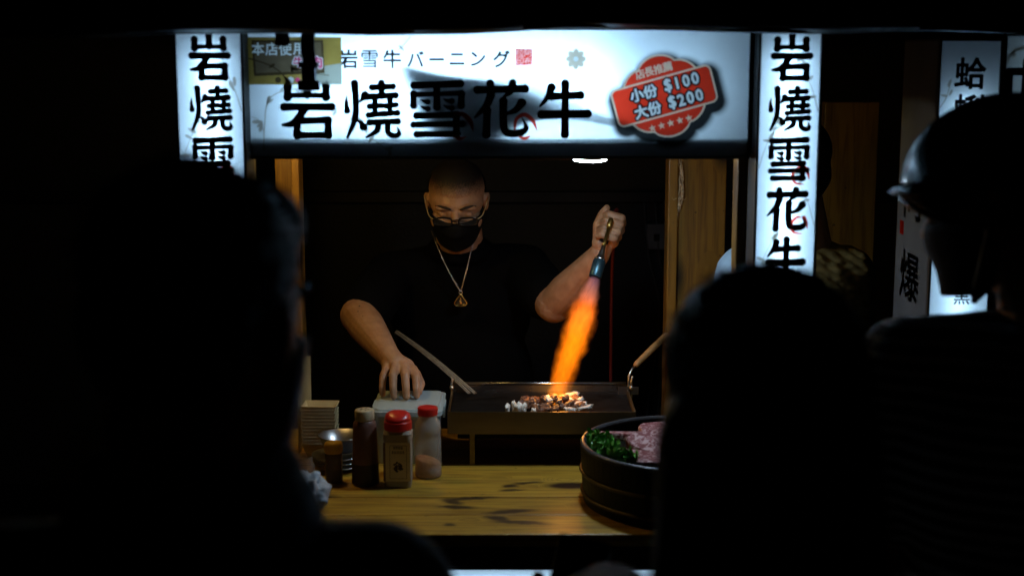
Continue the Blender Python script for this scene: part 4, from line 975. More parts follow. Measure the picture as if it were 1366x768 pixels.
cone(bm, HP(0, .082, .008), .010, HP(0, .106, -.032), .0125)
NK = Vector((-.145, 3.965, 1.285))
cone(bm, HP(0, -.03, -.04), .062, NK, .068); cone(bm, HP(0, .015, -.085), .050, NK + Vector((0, -.03, 0)), .055)
SL, SR = Vector((-.335, 3.945, 1.232)), Vector((.040, 3.945, 1.250))
EL, WL = Vector((-.408, 3.715, 1.160)), Vector((-.309, 3.450, 1.112))
ER, WR = Vector((.112, 3.725, 1.188)), Vector((.222, 3.585, 1.343))
CH = Vector((-.145, 3.985, 1.12))
for s_ in (SL, SR): cone(bm, NK + Vector((0, .02, -.03)), .060, s_, .056)
ell(bm, CH, (.180, .110, .17)); ell(bm, CH + Vector((0, -.01, -.20)), (.185, .140, .20)); ell(bm, CH + Vector((0, 0, -.36)), (.18, .14, .16))
for s_ in (-.09, .09): chain(bm, [CH + Vector((s_, 0, -.40)), CH + Vector((s_ * 1.1, -.01, -.70)), Vector((CH.x + s_ * 1.15, 3.99, .09))], [.10, .07, .05])
# arms
chain(bm, [SL, SL.lerp(EL, .5), EL], [.058, .055, .049]); chain(bm, [EL, EL.lerp(WL, .28), EL.lerp(WL, .7), WL], [.047, .0485, .038, .0295])
chain(bm, [SR, SR.lerp(ER, .5), ER], [.058, .055, .049]); chain(bm, [ER, ER.lerp(WR, .30), ER.lerp(WR, .7), WR], [.046, .047, .036, .028])
# reaching hand: knuckles up, finger tips resting on the tub lid (z 1.031)
kn = [(-.305, 3.383, 1.091), (-.283, 3.372, 1.097), (-.260, 3.372, 1.096), (-.240, 3.381, 1.089)]
cone(bm, WL, .029, Vector((-.286, 3.405, 1.100)), .026); cone(bm, Vector((-.296, 3.425, 1.104)), .024, Vector((-.258, 3.398, 1.092)), .021); cone(bm, Vector((-.300, 3.42, 1.100)), .022, Vector((-.300, 3.392, 1.088)), .018)
pip = [(-.311, 3.350, 1.080), (-.285, 3.330, 1.087), (-.256, 3.327, 1.087), (-.231, 3.336, 1.079)]; dip = [(-.312, 3.334, 1.056), (-.284, 3.313, 1.060), (-.253, 3.309, 1.059), (-.229, 3.318, 1.056)]; tip = [(-.311, 3.332, 1.0400), (-.282, 3.309, 1.0400), (-.252, 3.305, 1.0400), (-.228, 3.315, 1.0400)]
for k_, p_, d_, t_, rr_ in zip(kn, pip, dip, tip, (.0085, .0095, .0098, .0094)):
    wr_ = Vector(k_).lerp(Vector(WL), .35)
    hand_chain(bm, [wr_, k_, p_, d_, t_], [rr_ * 1.35, rr_ * 1.25, rr_ * 1.08, rr_ * .96, rr_ * .86])
hand_chain(bm, [(-.268, 3.415, 1.090), (-.236, 3.395, 1.075), (-.222, 3.372, 1.056), (-.226, 3.352, 1.0405)], [.017, .0135, .011, .009])
# gripping hand: fist round the torch handle
TA = Vector((.30, .50, .81)).normalized()
FC = Vector((.2425, 3.575, 1.4100)); RX = Vector((.94, -.05, -.30)); RX = (RX - TA * RX.dot(TA)).normalized(); FD = TA.cross(RX).normalized()
if FD.y > 0: FD = -FD
def F(r, f, a): return FC + RX * r + FD * f + TA * a
for i, a in enumerate((.030, .0105, -.0095, -.028)):
    k = (1, 1.06, 1, .88)[i]
    hand_chain(bm, [F(.022, -.030, a * .9), F(.031 * k, -.008, a), F(.024 * k, .024 * k, a - .001), F(-.010, .026 * k, a - .003), F(-.019, .008, a - .003)], [.012, .0115, .0108, .0096, .0084])
cone(bm, WR, .027, F(.004, -.030, -.030), .026); cone(bm, F(.004, -.028, -.034), .025, F(.010, -.026, .020), .021); cone(bm, F(-.008, -.020, -.036), .020, F(-.014, -.014, -.010), .017)
hand_chain(bm, [F(-.012, -.020, -.026), F(-.026, -.006, .004), F(-.025, .004, .030), F(-.019, .009, .049)], [.0165, .0135, .0112, .0092])
skin = fuse('body', bm, .0027, .5, M['skin'], ck, 2)
# shaved hair: a thin shell over the skull, denser towards the crown
bm = bmesh.new(); ell(bm, HP(0, -.020, .0385), (.0800, .0975, .0735), AX, 48); vals = []
inv = Matrix((AX[0], AX[1], AX[2])); Hc = HP(0, 0, 0)
for v in bm.verts:
    l = inv @ (v.co - Hc); dens = max(0, min(1, (l.z - .040 - .10 * max(0, l.y - .02)) / .055 + .15)) if l.y > -.02 else max(0, min(1, (l.z + .05) / .05)); vals.append(dens)
kill = [f for f in bm.faces if all((inv @ (v.co - Hc)).z < .0 and (inv @ (v.co - Hc)).y > -.03 for v in f.verts)]
bm.verts.index_update(); o = link('hair', bm, M['stubble'], ck, True); at = o.data.attributes.new('coverage', 'FLOAT', 'POINT'); at.data.foreach_set('value', vals)
for s in (-1, 1):
    bm = bmesh.new(); P = [HP(s * x, f, u) for x, f, u in ((.012, .0945, .022), (.026, .0955, .029), (.044, .084, .028), (.054, .070, .021))]; tube(bm, P, [.0022, .0038, .0032, .0012], 8); link('eyebrow', bm, M['skin_dark'], ck, True)
# T-shirt
bm = bmesh.new()
for s_, e_, t_ in ((SL, EL, .80), (SR, ER, .74)):
    cone(bm, NK + Vector((0, .02, -.035)), .070, s_, .072); chain(bm, [s_, s_.lerp(e_, .5), s_.lerp(e_, t_)], [.069, .071, .072])
ell(bm, CH + Vector((0, 0, .01)), (.205, .130, .185)); ell(bm, CH + Vector((0, -.012, -.19)), (.208, .165, .23)); ell(bm, CH + Vector((0, 0, -.34)), (.20, .16, .17)); cone(bm, NK + Vector((0, -.008, .002)), .086, CH + Vector((0, -.01, .02)), .125)
def folds(co, no):
    n = noise.noise(Vector((co.x * 9 + co.z * 5, co.y * 6, co.z * 7))) * .006 + noise.noise(Vector((co.x * 22 + co.z * 14, co.y * 14, co.z * 18))) * .0028
    return co + no * n
tube(bm, [NK + Vector((.074 * math.cos(t), -.022 + .082 * math.sin(t), .024 + .016 * math.sin(t))) for t in [2 * PI * k / 28 for k in range(28)]], .019, 10, closed=True)
fuse('t_shirt', bm, .007, .5, M['cloth_black'], ck, 4, folds)
bm = bmesh.new()
for s_ in (-.09, .09): chain(bm, [CH + Vector((s_, 0, -.40)), CH + Vector((s_ * 1.1, -.01, -.70)), Vector((CH.x + s_ * 1.15, 3.99, .10))], [.115, .085, .068])
fuse('trousers', bm, .012, .5, M['cloth_black'], ck, 2)
for s_ in (-1, 1):
    bm = bmesh.new(); ell(bm, (CH.x + s_ * .104, 3.94, .042), (.05, .13, .04)); link('shoe', bm, M['plastic_black'], ck, True)
# face mask with pleats and ear loops
bm = bmesh.new(); rows = 15; cols = 25; g = []
for i in range(rows):
    t = i / (rows - 1); u = -.013 - .098 * t; row = []
    for j in range(cols):
        a = R(-88 + 176 * j / (cols - 1)); k = math.cos(a)
        wx = .0755 - .020 * t ** 2; fx = .096 + .030 * math.exp(-((t - .28) / .36) ** 2) * max(0, k) ** 3 - .004 * t
        pl = .0016 * math.sin(t * PI * 6) * max(0, k) ** .5
        row.append(bm.verts.new(HP(wx * math.sin(a), .016 + (fx + pl - .012) * k ** .9 if k > 0 else .016, u - .014 * (1 - abs(math.sin(a))) * t + .006 * (1 - abs(math.sin(a))) * (1 - t) * 0)))
    g.append(row)
for i in range(rows - 1):
    for j in range(cols - 1): bm.faces.new((g[i][j], g[i][j + 1], g[i + 1][j + 1], g[i + 1][j]))
mk = link('face_mask', bm, M['cloth_mask'], ck, True); md = mk.modifiers.new('t', 'SOLIDIFY'); md.thickness = .0018; md.offset = 1
for s in (-1, 1):
    for q in (-.020, -.092):
        bm = bmesh.new(); tube(bm, catmull([HP(s * .073 if q > -.05 else s * .062, .020, q), HP(s * .080, .0, q * .6), HP(s * .086, -.022, -.006)], 5), .0011, 6); link('ear_loop', bm, M['cloth_mask'], mk, True)
# spectacles, slid down the nose
def rim(cx): return [HP(cx + .0245 * math.copysign(abs(math.cos(t)) ** .5, math.cos(t)), .1235 - .18 * abs(cx + .0245 * math.cos(t)) ** 1.2, -.004 + .0125 * math.copysign(abs(math.sin(t)) ** .55, math.sin(t))) for t in [2 * PI * k / 28 for k in range(28)]]
bm = bmesh.new()
for s in (-1, 1): tube(bm, rim(s * .0335), .0025, 6, closed=True)
tube(bm, [HP(-.010, .1225, .002), HP(0, .1265, .004), HP(.010, .1225, .002)], .0015, 6)
sp = link('spectacles', bm, M['plastic_black'], ck, True)
M['temple'] = pbr('gold_glint_plastic', (.45, .36, .20), .3)  # golden reflections on the temples put into a pale non-metal colour
M['lens'] = clear('lens', (.5, .55, .6), .03, .03, .2)
for s in (-1, 1):
    bm = bmesh.new(); bm.faces.new([bm.verts.new(c) for c in rim(s * .0335)]); link('lens', bm, M['lens'], sp)
    bm = bmesh.new(); tube(bm, catmull([HP(s * .058, .1165, .002), HP(s * .072, .090, .003), HP(s * .086, .010, .014), HP(s * .089, -.018, .008)], 5), .0015, 6); link('temple', bm, M['temple'], sp, True)
# necklace
PEN = Vector((-.1395, 3.806, 1.1965))
nk_ = None
def chain_pts(a, b, c): return catmull([a, b, c], 26)
LK = []
A0, A1 = Vector((-.222, 3.872, 1.368)), Vector((-.103, 3.872, 1.352))
bm = bmesh.new()
for a in (A0, A1):
    P = [a.lerp(PEN + Vector((0, 0, .013)), t / 60) + Vector((0, -.030 * math.sin(PI * t / 60) , -.004 * math.sin(PI * t / 60))) for t in range(61)]
    for i in range(60):
        d, u, v = frame_of(P[i + 1] - P[i]); w = u if i % 2 else v; c = (P[i] + P[i + 1]) / 2; L_ = (P[i + 1] - P[i]).length * .72
        tube(bm, [c + d * (L_ * math.cos(t)) + w * (.0019 * math.sin(t)) for t in [2 * PI * k / 8 for k in range(8)]], .0008, 5, closed=True)
nk_ = link('necklace', bm, M['silver'], ck, True)
bm = bmesh.new(); tri = [PEN + Vector((x, 0, z)) for x, z in ((0, .007), (-.0075, -.004), (-.0165, -.0175), (-.0120, -.0250), (0, -.0265), (.0120, -.0250), (.0165, -.0175), (.0075, -.004))]
Pc = [Vector(p) for p in catmull([tuple(t) for t in tri] + [tuple(tri[0])], 5)[:-1]]
tube(bm, Pc, .0024, 8, closed=True); pd = link('pendant', bm, M['gold'], nk_, True)
bm = bmesh.new(); f = bm.faces.new([bm.verts.new(p + Vector((0, .001, 0))) for p in Pc])
M['amulet'] = pbr('amulet', (.05, .04, .03), .35, .2, var=(160, .5), bump=(220, 1)); link('amulet_face', bm, M['amulet'], nk_)
bm = bmesh.new()
cone(bm, PEN + Vector((0, -.001, -.004)), .0032, PEN + Vector((0, -.001, -.005)), .0032, 10, 3); cone(bm, PEN + Vector((0, -.001, -.012)), .0035, PEN + Vector((0, -.001, -.018)), .0058, 12, 3); cone(bm, PEN + Vector((-.009, -.0005, -.021)), .0024, PEN + Vector((.009, -.0005, -.021)), .0024, 10, 3)
link('amulet_figure', bm, M['gold'], nk_, True)
bm = bmesh.new(); tube(bm, [PEN + Vector((.0045 * math.cos(t), 0, .0115 + .0055 * math.sin(t))) for t in [2 * PI * k / 12 for k in range(12)]], .0014, 6, closed=True); link('pendant_ring', bm, M['silver'], nk_, True)
# moles on the forearm
from mathutils.bvhtree import BVHTree
bmq = bmesh.new(); bmq.from_mesh(skin.data); bvh = BVHTree.FromBMesh(bmq)
for i, (p, r_) in enumerate((((-.415, 3.69, 1.20), .0022), ((-.412, 3.66, 1.17), .0020), ((-.395, 3.63, 1.165), .0013))):
    q, n_, _, _ = bvh.find_nearest(Vector(p) + Vector((0, -.05, .06)))
    bm = bmesh.new(); ell(bm, q, (r_, r_, r_ * .8), None, 10); link('mole', bm, M['skin_dark'], ck, True)
bmq.free()

# --- blow torch held in the raised hand
tc_ = thing('blow_torch', 'blow torch with a blued nozzle shooting an orange flame at the beef', 'blow torch', (.20, 3.46, 1.30))
N0 = Vector((.2045, 3.463, 1.303)); FE = Vector((.101, 3.305, 1.026)); TD = (FE - N0).normalized()
up_ = Vector((.2445, 3.530, 1.428)); TU = (up_ - N0).normalized()
def T(d): return N0 + TU * d
bm = bmesh.new(); tube(bm, [T(0), T(.002), T(.044), T(.046)], [.0150, .0160, .0160, .0145], 24, cap=False); tube(bm, [T(.001), T(.043)], [.0138, .0138], 24, cap=False); link('nozzle', bm, M['blued'], tc_, True)
bm = bmesh.new(); tube(bm, [T(.0445), T(.050), T(.054), T(.062), T(.070), T(.074), T(.086)], [.0135, .0140, .0105, .0075, .0072, .0055, .0050], 20); link('neck', bm, M['steel'], tc_, True)
for k in range(8):
    a = k * PI / 4; d, u, v = frame_of(TU); c = T(.0485) + (u * math.cos(a) + v * math.sin(a)) * .0138; bm = bmesh.new(); tube(bm, [c - (c - T(.0485)) * .02, c + (c - T(.0485)) * .04], .002, 8); link('air_hole', bm, M['ink'], tc_)
bm = bmesh.new(); tube(bm, [T(.084), T(.092), T(.140)], [.0052, .0046, .0046], 14); link('pipe', bm, M['brass'], tc_, True)
bm = bmesh.new(); tube(bm, [T(.136), T(.139), T(.158), T(.162)], [.0058, .0070, .0070, .0050], 16); link('valve_knob', bm, M['brass'], tc_, True)
bm = bmesh.new(); tube(bm, [F(0, 0, -.040), F(0, 0, .045)], .0125, 16); link('handle', bm, M['plastic_black'], tc_, True)
bm = bmesh.new(); tube(bm, [T(.118), F(0, .004, -.02)], .0045, 10); link('bridge', bm, M['brass'], tc_, True)
bm = bmesh.new(); tube(bm, catmull([tuple(F(0, 0, .044)), tuple(F(.01, -.03, .070)), (.270, 3.70, 1.42), (.268, 3.78, 1.20), (.272, 3.80, .7), (.275, 3.80, .05)], 8), .0045, 10); link('gas_hose', bm, M['red_cable'], tc_, True)
# flame: a glowing volume in a lumpy spindle that stays close to its outline
FL = (FE - N0).length + .004
def fr(t): return .0135 + .0225 * min(1, t / .32) ** .8 - .0140 * max(0, (t - .45) / .55) ** 1.2
d, u, v = frame_of(TD); rot = Matrix((u, v, d)).transposed().to_4x4()
bm = bmesh.new(); rings = []; seg = 28; n = 44
for i in range(n + 1):
    t = i / n; ring = []
    for k in range(seg):
        a = 2 * PI * k / seg; q = Vector((math.cos(a) * 1.4, math.sin(a) * 1.4, t * 9)); lump = max(0, noise.noise(q) + .15) * .014 * min(1, t * 5) + (.006 * max(0, noise.noise(q * 2.3)) * min(1, t * 6))
        r_ = fr(t) * 1.25 + lump; ring.append(bm.verts.new((r_ * math.cos(a), r_ * math.sin(a), t * FL)))
    rings.append(ring)
for a, b in zip(rings, rings[1:]):
    for k in range(seg): bm.faces.new((a[k], a[(k + 1) % seg], b[(k + 1) % seg], b[k]))
bm.faces.new(rings[0][::-1]); bm.faces.new(rings[-1])
def flame_mat():
    m, nt, out = new_mat('flame'); L = nt.links.new
    pv = nd(nt, 'ShaderNodeVolumePrincipled'); pv.inputs['Density'].default_value = 0.0
    tc = nd(nt, 'ShaderNodeTexCoord')
    def math_(op, a, b=None, c=None, clamp=False):
        n_ = nd(nt, 'ShaderNodeMath', operation=op); n_.use_clamp = clamp
        for i_, x_ in enumerate((a, b, c)):
            if x_ is None: continue
            if isinstance(x_, (int, float)): n_.inputs[i_].default_value = x_
            else: L(x_, n_.inputs[i_])
        return n_.outputs[0]
    # licks: push the sample point about with noise that is stretched along the jet
    mp = nd(nt, 'ShaderNodeMapping'); mp.inputs['Scale'].default_value = (1, 1, .55); L(tc.outputs['Object'], mp.inputs[0])
    n1 = nd(nt, 'ShaderNodeTexNoise'); n1.inputs['Scale'].default_value = 62; n1.inputs['Detail'].default_value = 4; L(mp.outputs[0], n1.inputs[0])
    vm = nd(nt, 'ShaderNodeVectorMath', operation='SUBTRACT'); L(n1.outputs['Color'], vm.inputs[0]); vm.inputs[1].default_value = (.5, .5, .5)
    sp_ = nd(nt, 'ShaderNodeSeparateXYZ'); L(tc.outputs['Object'], sp_.inputs[0])
    t = math_('DIVIDE', sp_.outputs[2], FL, clamp=True)
    amp = math_('MULTIPLY', math_('MINIMUM', math_('MULTIPLY', t, 5.0), 1.0), .030)
    vs = nd(nt, 'ShaderNodeVectorMath', operation='SCALE'); L(vm.outputs[0], vs.inputs[0]); L(amp, vs.inputs['Scale'])
    va = nd(nt, 'ShaderNodeVectorMath', operation='ADD'); L(tc.outputs['Object'], va.inputs[0]); L(vs.outputs[0], va.inputs[1])
    s2 = nd(nt, 'ShaderNodeSeparateXYZ'); L(va.outputs[0], s2.inputs[0])
    d_ = math_('SQRT', math_('ADD', math_('MULTIPLY', s2.outputs[0], s2.outputs[0]), math_('MULTIPLY', s2.outputs[1], s2.outputs[1])))
    up1 = math_('MULTIPLY', math_('POWER', math_('MINIMUM', math_('DIVIDE', t, .32), 1.0), .8), .0225)
    dn1 = math_('MULTIPLY', math_('POWER', math_('MAXIMUM', math_('DIVIDE', math_('SUBTRACT', t, .45), .55), 0.0), 1.2), .0140)
    rad = math_('SUBTRACT', math_('ADD', up1, .0135), dn1)
    rel = math_('DIVIDE', d_, rad)
    mr = nd(nt, 'ShaderNodeMapRange', interpolation_type='SMOOTHSTEP'); mr.inputs['From Min'].default_value = 1.15; mr.inputs['From Max'].default_value = .42; L(rel, mr.inputs[0])
    mp2 = nd(nt, 'ShaderNodeMapping'); mp2.inputs['Scale'].default_value = (1, 1, .22); L(va.outputs[0], mp2.inputs[0])
    n2_ = nd(nt, 'ShaderNodeTexNoise'); n2_.inputs['Scale'].default_value = 120; n2_.inputs['Detail'].default_value = 3; L(mp2.outputs[0], n2_.inputs[0])
    st_ = nd(nt, 'ShaderNodeMapRange'); st_.inputs['From Min'].default_value = .35; st_.inputs['From Max'].default_value = .65; st_.inputs['To Min'].default_value = .68; st_.inputs['To Max'].default_value = 1.15; L(n2_.outputs[0], st_.inputs[0])
    along = nd(nt, 'ShaderNodeValToRGB'); e = along.color_ramp.elements; e[0].position = 0; e[0].color = (.30, .30, .30, 1); e[1].position = 1; e[1].color = (.75, .75, .75, 1)
    for p_, c_ in ((.12, .45), (.26, .95), (.6, 1.0), (.85, .8)): k_ = e.new(p_); k_.color = (c_, c_, c_, 1)
    L(t, along.inputs[0])
    col = nd(nt, 'ShaderNodeValToRGB'); e = col.color_ramp.elements; e[0].position = 0; e[0].color = (.70, .30, .42, 1); e[1].position = 1; e[1].color = (1, .26, .012, 1)
    for p_, c_ in ((.10, (.95, .30, .20)), (.22, (1, .17, .015)), (.5, (1, .20, .003)), (.8, (1, .19, .003))): k_ = e.new(p_); k_.color = (*c_, 1)
    L(t, col.inputs[0])
    s3 = math_('MULTIPLY', math_('MULTIPLY', mr.outputs[0], st_.outputs[0]), math_('MULTIPLY', along.outputs[0], 36.0))
    L(col.outputs[0], pv.inputs['Emission Color']); L(s3, pv.inputs['Emission Strength']); L(pv.outputs[0], out.inputs['Volume']); return m
fm = link('flame', bm, flame_mat(), tc_)
fm.matrix_local = Matrix.Translation(N0 + TD * .001 - Vector(tc_.location)) @ rot
for t_, e_ in ((.45, .14), (.88, .5)):
    ld = bpy.data.lights.new('flame_light', 'POINT'); ld.energy = e_; ld.color = (1, .42, .08); ld.shadow_soft_size = .02
    lo_ = bpy.data.objects.new('flame_light', ld); COL.objects.link(lo_); lo_.parent = tc_; lo_.location = N0.lerp(FE, t_) + Vector((0, 0, .004)) - Vector(tc_.location)

# --- customers in the foreground, seen from behind
def customer(label, loc, H, pitch, yaw, shoulders, sk, cloth, hair_fn, extra=None, torso_w=.19, vox=.008):
    P = thing('person', label, 'person', loc)
    hp, axs = body_frame(H, pitch, yaw); bm = bmesh.new()
    def e(c, r): ell(bm, hp(*c), r, axs)
    e((0, -.018, .034), (.074, .092, .080)); e((0, .010, .005), (.071, .080, .070)); e((0, .030, -.045), (.064, .058, .062)); e((0, .040, -.088), (.046, .044, .034)); e((0, .064, -.102), (.024, .022, .020))
    for s in (-1, 1):
        e((s * .038, .046, -.040), (.028, .034, .034)); e((s * .030, .082, .022), (.026, .012, .009)); e((s * .032, .076, -.004), (.014, .013, .010)); e((s * .077, -.006, -.008), (.009, .018, .031)); e((s * .011, .102, -.034), (.009, .010, .008))
    cone(bm, hp(0, .082, .008), .010, hp(0, .108, -.032), .0125); e((0, .094, -.062), (.022, .010, .008))
    (lx, rx) = shoulders; mid = (Vector(lx) + Vector(rx)) / 2; nk = mid + Vector((0, -.0, .06))
    cone(bm, hp(0, -.03, -.05), .056, nk, .062)
    for s_ in (lx, rx): cone(bm, nk + Vector((0, 0, -.05)), .06, s_, .055)
    w = torso_w; ell(bm, mid + Vector((0, 0, -.14)), (w, .12, .20)); ell(bm, mid + Vector((0, 0, -.38)), (w * .9, .12, .22)); ell(bm, mid + Vector((0, 0, -.54)), (w * .95, .13, .15))
    arms = extra or {}
    for key, s_ in (('l', lx), ('r', rx)):
        s_ = Vector(s_); sg_ = -1 if key == 'l' else 1
        el = Vector(arms.get(key + 'e', s_ + Vector((sg_ * .03, .03, -.30)))); wr = Vector(arms.get(key + 'w', el + Vector((0, .16, -.17))))
        chain(bm, [s_, s_.lerp(el, .5), el], [.052, .048, .042]); chain(bm, [el, el.lerp(wr, .3), wr], [.041, .040, .026])
        dr = (wr - el).normalized(); _, u_, v_ = frame_of(dr)
        if key + 'h' in arms: arms[key + 'h'](bm, wr)
        else:
            cone(bm, wr, .025, wr + dr * .06, .026)
            for q in range(4): hand_chain(bm, [wr + dr * .06 + u_ * (.018 * (q - 1.5)), wr + dr * .10 + u_ * (.019 * (q - 1.5)) + v_ * .01, wr + dr * .125 + u_ * (.019 * (q - 1.5)) + v_ * .028], [.010, .0095, .008])
            hand_chain(bm, [wr + dr * .02 + u_ * .02, wr + dr * .05 + u_ * .042, wr + dr * .08 + u_ * .046 + v_ * .012], [.013, .011, .009])
    hip = mid + Vector((0, 0, -.58)); foot = loc[1]
    for s_ in (-.09, .09): chain(bm, [hip + Vector((s_, 0, -.02)), Vector((hip.x + s_, hip.y + .01, hip.z * .52)), Vector((hip.x + s_, hip.y + .02, .09))], [.085, .058, .042])
    fuse('body', bm, .0055, .5, M['skin'], P, 2)
    # clothes
    bm = bmesh.new()
    for key, s_ in (('l', lx), ('r', rx)):
        s_ = Vector(s_); sg_ = -1 if key == 'l' else 1; el = Vector(arms.get(key + 'e', s_ + Vector((sg_ * .03, .03, -.30)))); wr = Vector(arms.get(key + 'w', el + Vector((0, .16, -.17))))
        cone(bm, nk + Vector((0, 0, -.045)), .066, s_, .068); sl = arms.get('sleeve', .95)
        chain(bm, [s_, s_.lerp(el, .5), el if sl > .5 else s_.lerp(el, .75)], [.068, .062, .055])
        if sl > .5: chain(bm, [el, el.lerp(wr, sl)], [.055, .042])
    ell(bm, mid + Vector((0, 0, -.13)), (w + .02, .145, .215)); ell(bm, mid + Vector((0, 0, -.38)), (w * .95 + .02, .145, .24)); ell(bm, mid + Vector((0, 0, -.54)), (w + .015, .15, .16)); cone(bm, nk + Vector((0, 0, -.035)), .070, mid + Vector((0, 0, -.10)), .12)
    fuse('upper_garment', bm, vox, .5, cloth, P, 3, folds)
    bm = bmesh.new()
    for s_ in (-.09, .09): chain(bm, [hip + Vector((s_, 0, -.02)), Vector((hip.x + s_, hip.y + .01, hip.z * .52)), Vector((hip.x + s_, hip.y + .02, .10))], [.098, .072, .056])
    fuse('trousers', bm, .014, .5, M['cloth_black'], P, 2)
    for s_ in (-1, 1):
        bm = bmesh.new(); ell(bm, (hip.x + s_ * .09, hip.y + .06, .042), (.048, .13, .04)); link('shoe', bm, M['plastic_black'], P, True)
    if hair_fn: hair_fn(P, hp, axs)
    return P, hp, axs
def strands(name, P, hp, axs, roots, n, seed, length, fall, rad=.0012, m='hair'):
    """loose hairs that break the outline"""
    r = random.Random(seed); bm = bmesh.new(); c, rr_ = roots
    for i in range(n):
        d = Vector((r.gauss(0, 1), r.gauss(0, 1), r.gauss(.4, 1))).normalized(); p = hp(c[0] + d.x * rr_[0], c[1] + d.y * rr_[1], c[2] + d.z * rr_[2]); o_ = axs[0] * d.x + axs[1] * d.y + axs[2] * d.z
        q = p + o_ * length * r.uniform(.5, 1) + Vector((r.uniform(-1, 1), r.uniform(-1, 1), -fall)) * length * .6
        tube(bm, [p - o_ * .004, (p + q) / 2 + o_ * length * .12, q], [rad, rad * .8, rad * .3], 4)
    tag(link(name, bm, M[m], P), kind='stuff')
def mask_on(P, hp, m):
    bm = bmesh.new(); g = []
    for i in range(10):
        t = i / 9; row = []
        for j in range(19):
            a = R(-88 + 176 * j / 18); k = max(0, math.cos(a)); row.append(bm.verts.new(hp((.0735 - .018 * t * t) * math.sin(a), .016 + (.098 + .014 * math.exp(-((t - .25) / .3) ** 2) * k ** 3 - .012) * k ** .9, -.016 - .105 * t)))
        g.append(row)
    for i in range(9):
        for j in range(18): bm.faces.new((g[i][j], g[i][j + 1], g[i + 1][j + 1], g[i + 1][j]))
    mk = link('face_mask', bm, m, P, True); md = mk.modifiers.new('t', 'SOLIDIFY'); md.thickness = .002; md.offset = 1
    for s in (-1, 1):
        bm = bmesh.new(); tube(bm, catmull([hp(s * .072, .018, -.025), hp(s * .085, -.015, .0), hp(s * .086, -.024, -.02), hp(s * .062, .018, -.10)], 5), .0014, 6); link('ear_loop', bm, m, mk, True)
# left: man, short hair, looking to the right past the counter
def hair_left(P, hp, axs):
    bm = bmesh.new(); ell(bm, hp(0, -.028, .046), (.086, .096, .086), axs); ell(bm, hp(0, -.055, .0), (.078, .062, .085), axs); ell(bm, hp(0, .03, .075), (.066, .062, .048), axs)
    fuse('hair', bm, .006, .5, M['hair'], P, 3, lambda c, n: c + n * .002 * noise.noise(c * 55)); strands('loose_hair', P, hp, axs, ((0, -.028, .046), (.086, .096, .086)), 260, 5, .018, .6)
PL, hpL, axL = customer('dark haired man in a dark jacket seen from behind at the left', (-.265, 1.15, 0), (-.256, 1.17, 1.632), R(8), R(180 - 22), ((-.455, 1.10, 1.40), (-.115, 1.16, 1.386)), None, M['jacket_dark'], hair_left)
mask_on(PL, hpL, pbr('blue_grey_mask', (.30, .36, .46), .7, bump=(300, .3)))
bm = bmesh.new(); tube(bm, [Vector((-.268, 1.145, 1.498)) + Vector((.068 * math.cos(t), .070 * math.sin(t), .012 * math.sin(t))) for t in [2 * PI * k / 30 for k in range(30)]], .026, 8, closed=True); tube(bm, [Vector((-.268, 1.145, 1.462)) + Vector((.074 * math.cos(t), .075 * math.sin(t), .012 * math.sin(t))) for t in [2 * PI * k / 30 for k in range(30)]], .036, 8, closed=True); link('collar', bm, M['jacket_dark'], PL, True)
# centre right: woman with straight black hair, holding a phone up
def phone_hand(bm, wr):
    c = Vector((.078, 1.70, 1.185)); cone(bm, wr, .024, c + Vector((-.004, -.045, -.030)), .025)
    for q in range(4):
        z = c.z - .030 + q * .017; hand_chain(bm, [(c.x + .010, c.y - .045, z - .004), (c.x + .046, c.y - .022, z), (c.x + .045, c.y + .012, z + .002), (c.x + .022, c.y + .021, z + .002)], [.010, .0095, .0088, .0078])
    hand_chain(bm, [(c.x - .018, c.y - .045, c.z - .03), (c.x - .046, c.y - .022, c.z - .008), (c.x - .045, c.y - .004, c.z + .018)], [.013, .0115, .0092])
def hair_long(P, hp, axs):
    bm = bmesh.new(); ell(bm, hp(0, -.026, .042), (.090, .104, .090), axs); ell(bm, hp(0, -.045, -.02), (.092, .085, .10), axs)
    c = hp(0, -.04, 0)
    chain(bm, [c + Vector((-.030, -.01, -.02)), c + Vector((-.040, -.02, -.14)), c + Vector((-.045, -.035, -.27))], [.066, .062, .048]); chain(bm, [c + Vector((.030, -.01, -.02)), c + Vector((.042, -.02, -.14)), c + Vector((.048, -.035, -.27))], [.066, .062, .048])
    chain(bm, [c + Vector((0, -.02, -.02)), c + Vector((0, -.04, -.14)), c + Vector((0, -.055, -.28))], [.072, .066, .05])
    fuse('hair', bm, .006, .5, M['hair'], P, 3, lambda co, n: co + n * (.004 * noise.noise(Vector((co.x * 90, co.y * 90, co.z * 9))))); strands('loose_hair', P, hp, axs, ((0, -.026, .042), (.090, .104, .090)), 200, 8, .014, 1.2)
PC, hpC, axC = customer('woman with long straight black hair seen from behind, holding up a phone', (.225, 1.22, 0), (.222, 1.235, 1.537), R(6), R(180), ((.065, 1.21, 1.315), (.385, 1.21, 1.315)), None, M['jacket_dark'], hair_long,
         extra={'le': (.105, 1.43, 1.262), 'lw': (.074, 1.625, 1.165), 'lh': phone_hand}, torso_w=.165)
ph = thing('phone', 'dark phone held up in front of the counter edge', 'phone', (.078, 1.70, 1.11))
Rp = Matrix.Translation((.078, 1.700, 1.185)) @ Matrix.Rotation(R(-42), 4, 'X') @ Matrix.Rotation(R(14), 4, 'Y')
bm = bmesh.new(); box(bm, -.034, .034, -.0042, .0042, -.070, .070, .003); bmesh.ops.transform(bm, matrix=Rp, verts=bm.verts); link('case', bm, M['plastic_black'], ph)
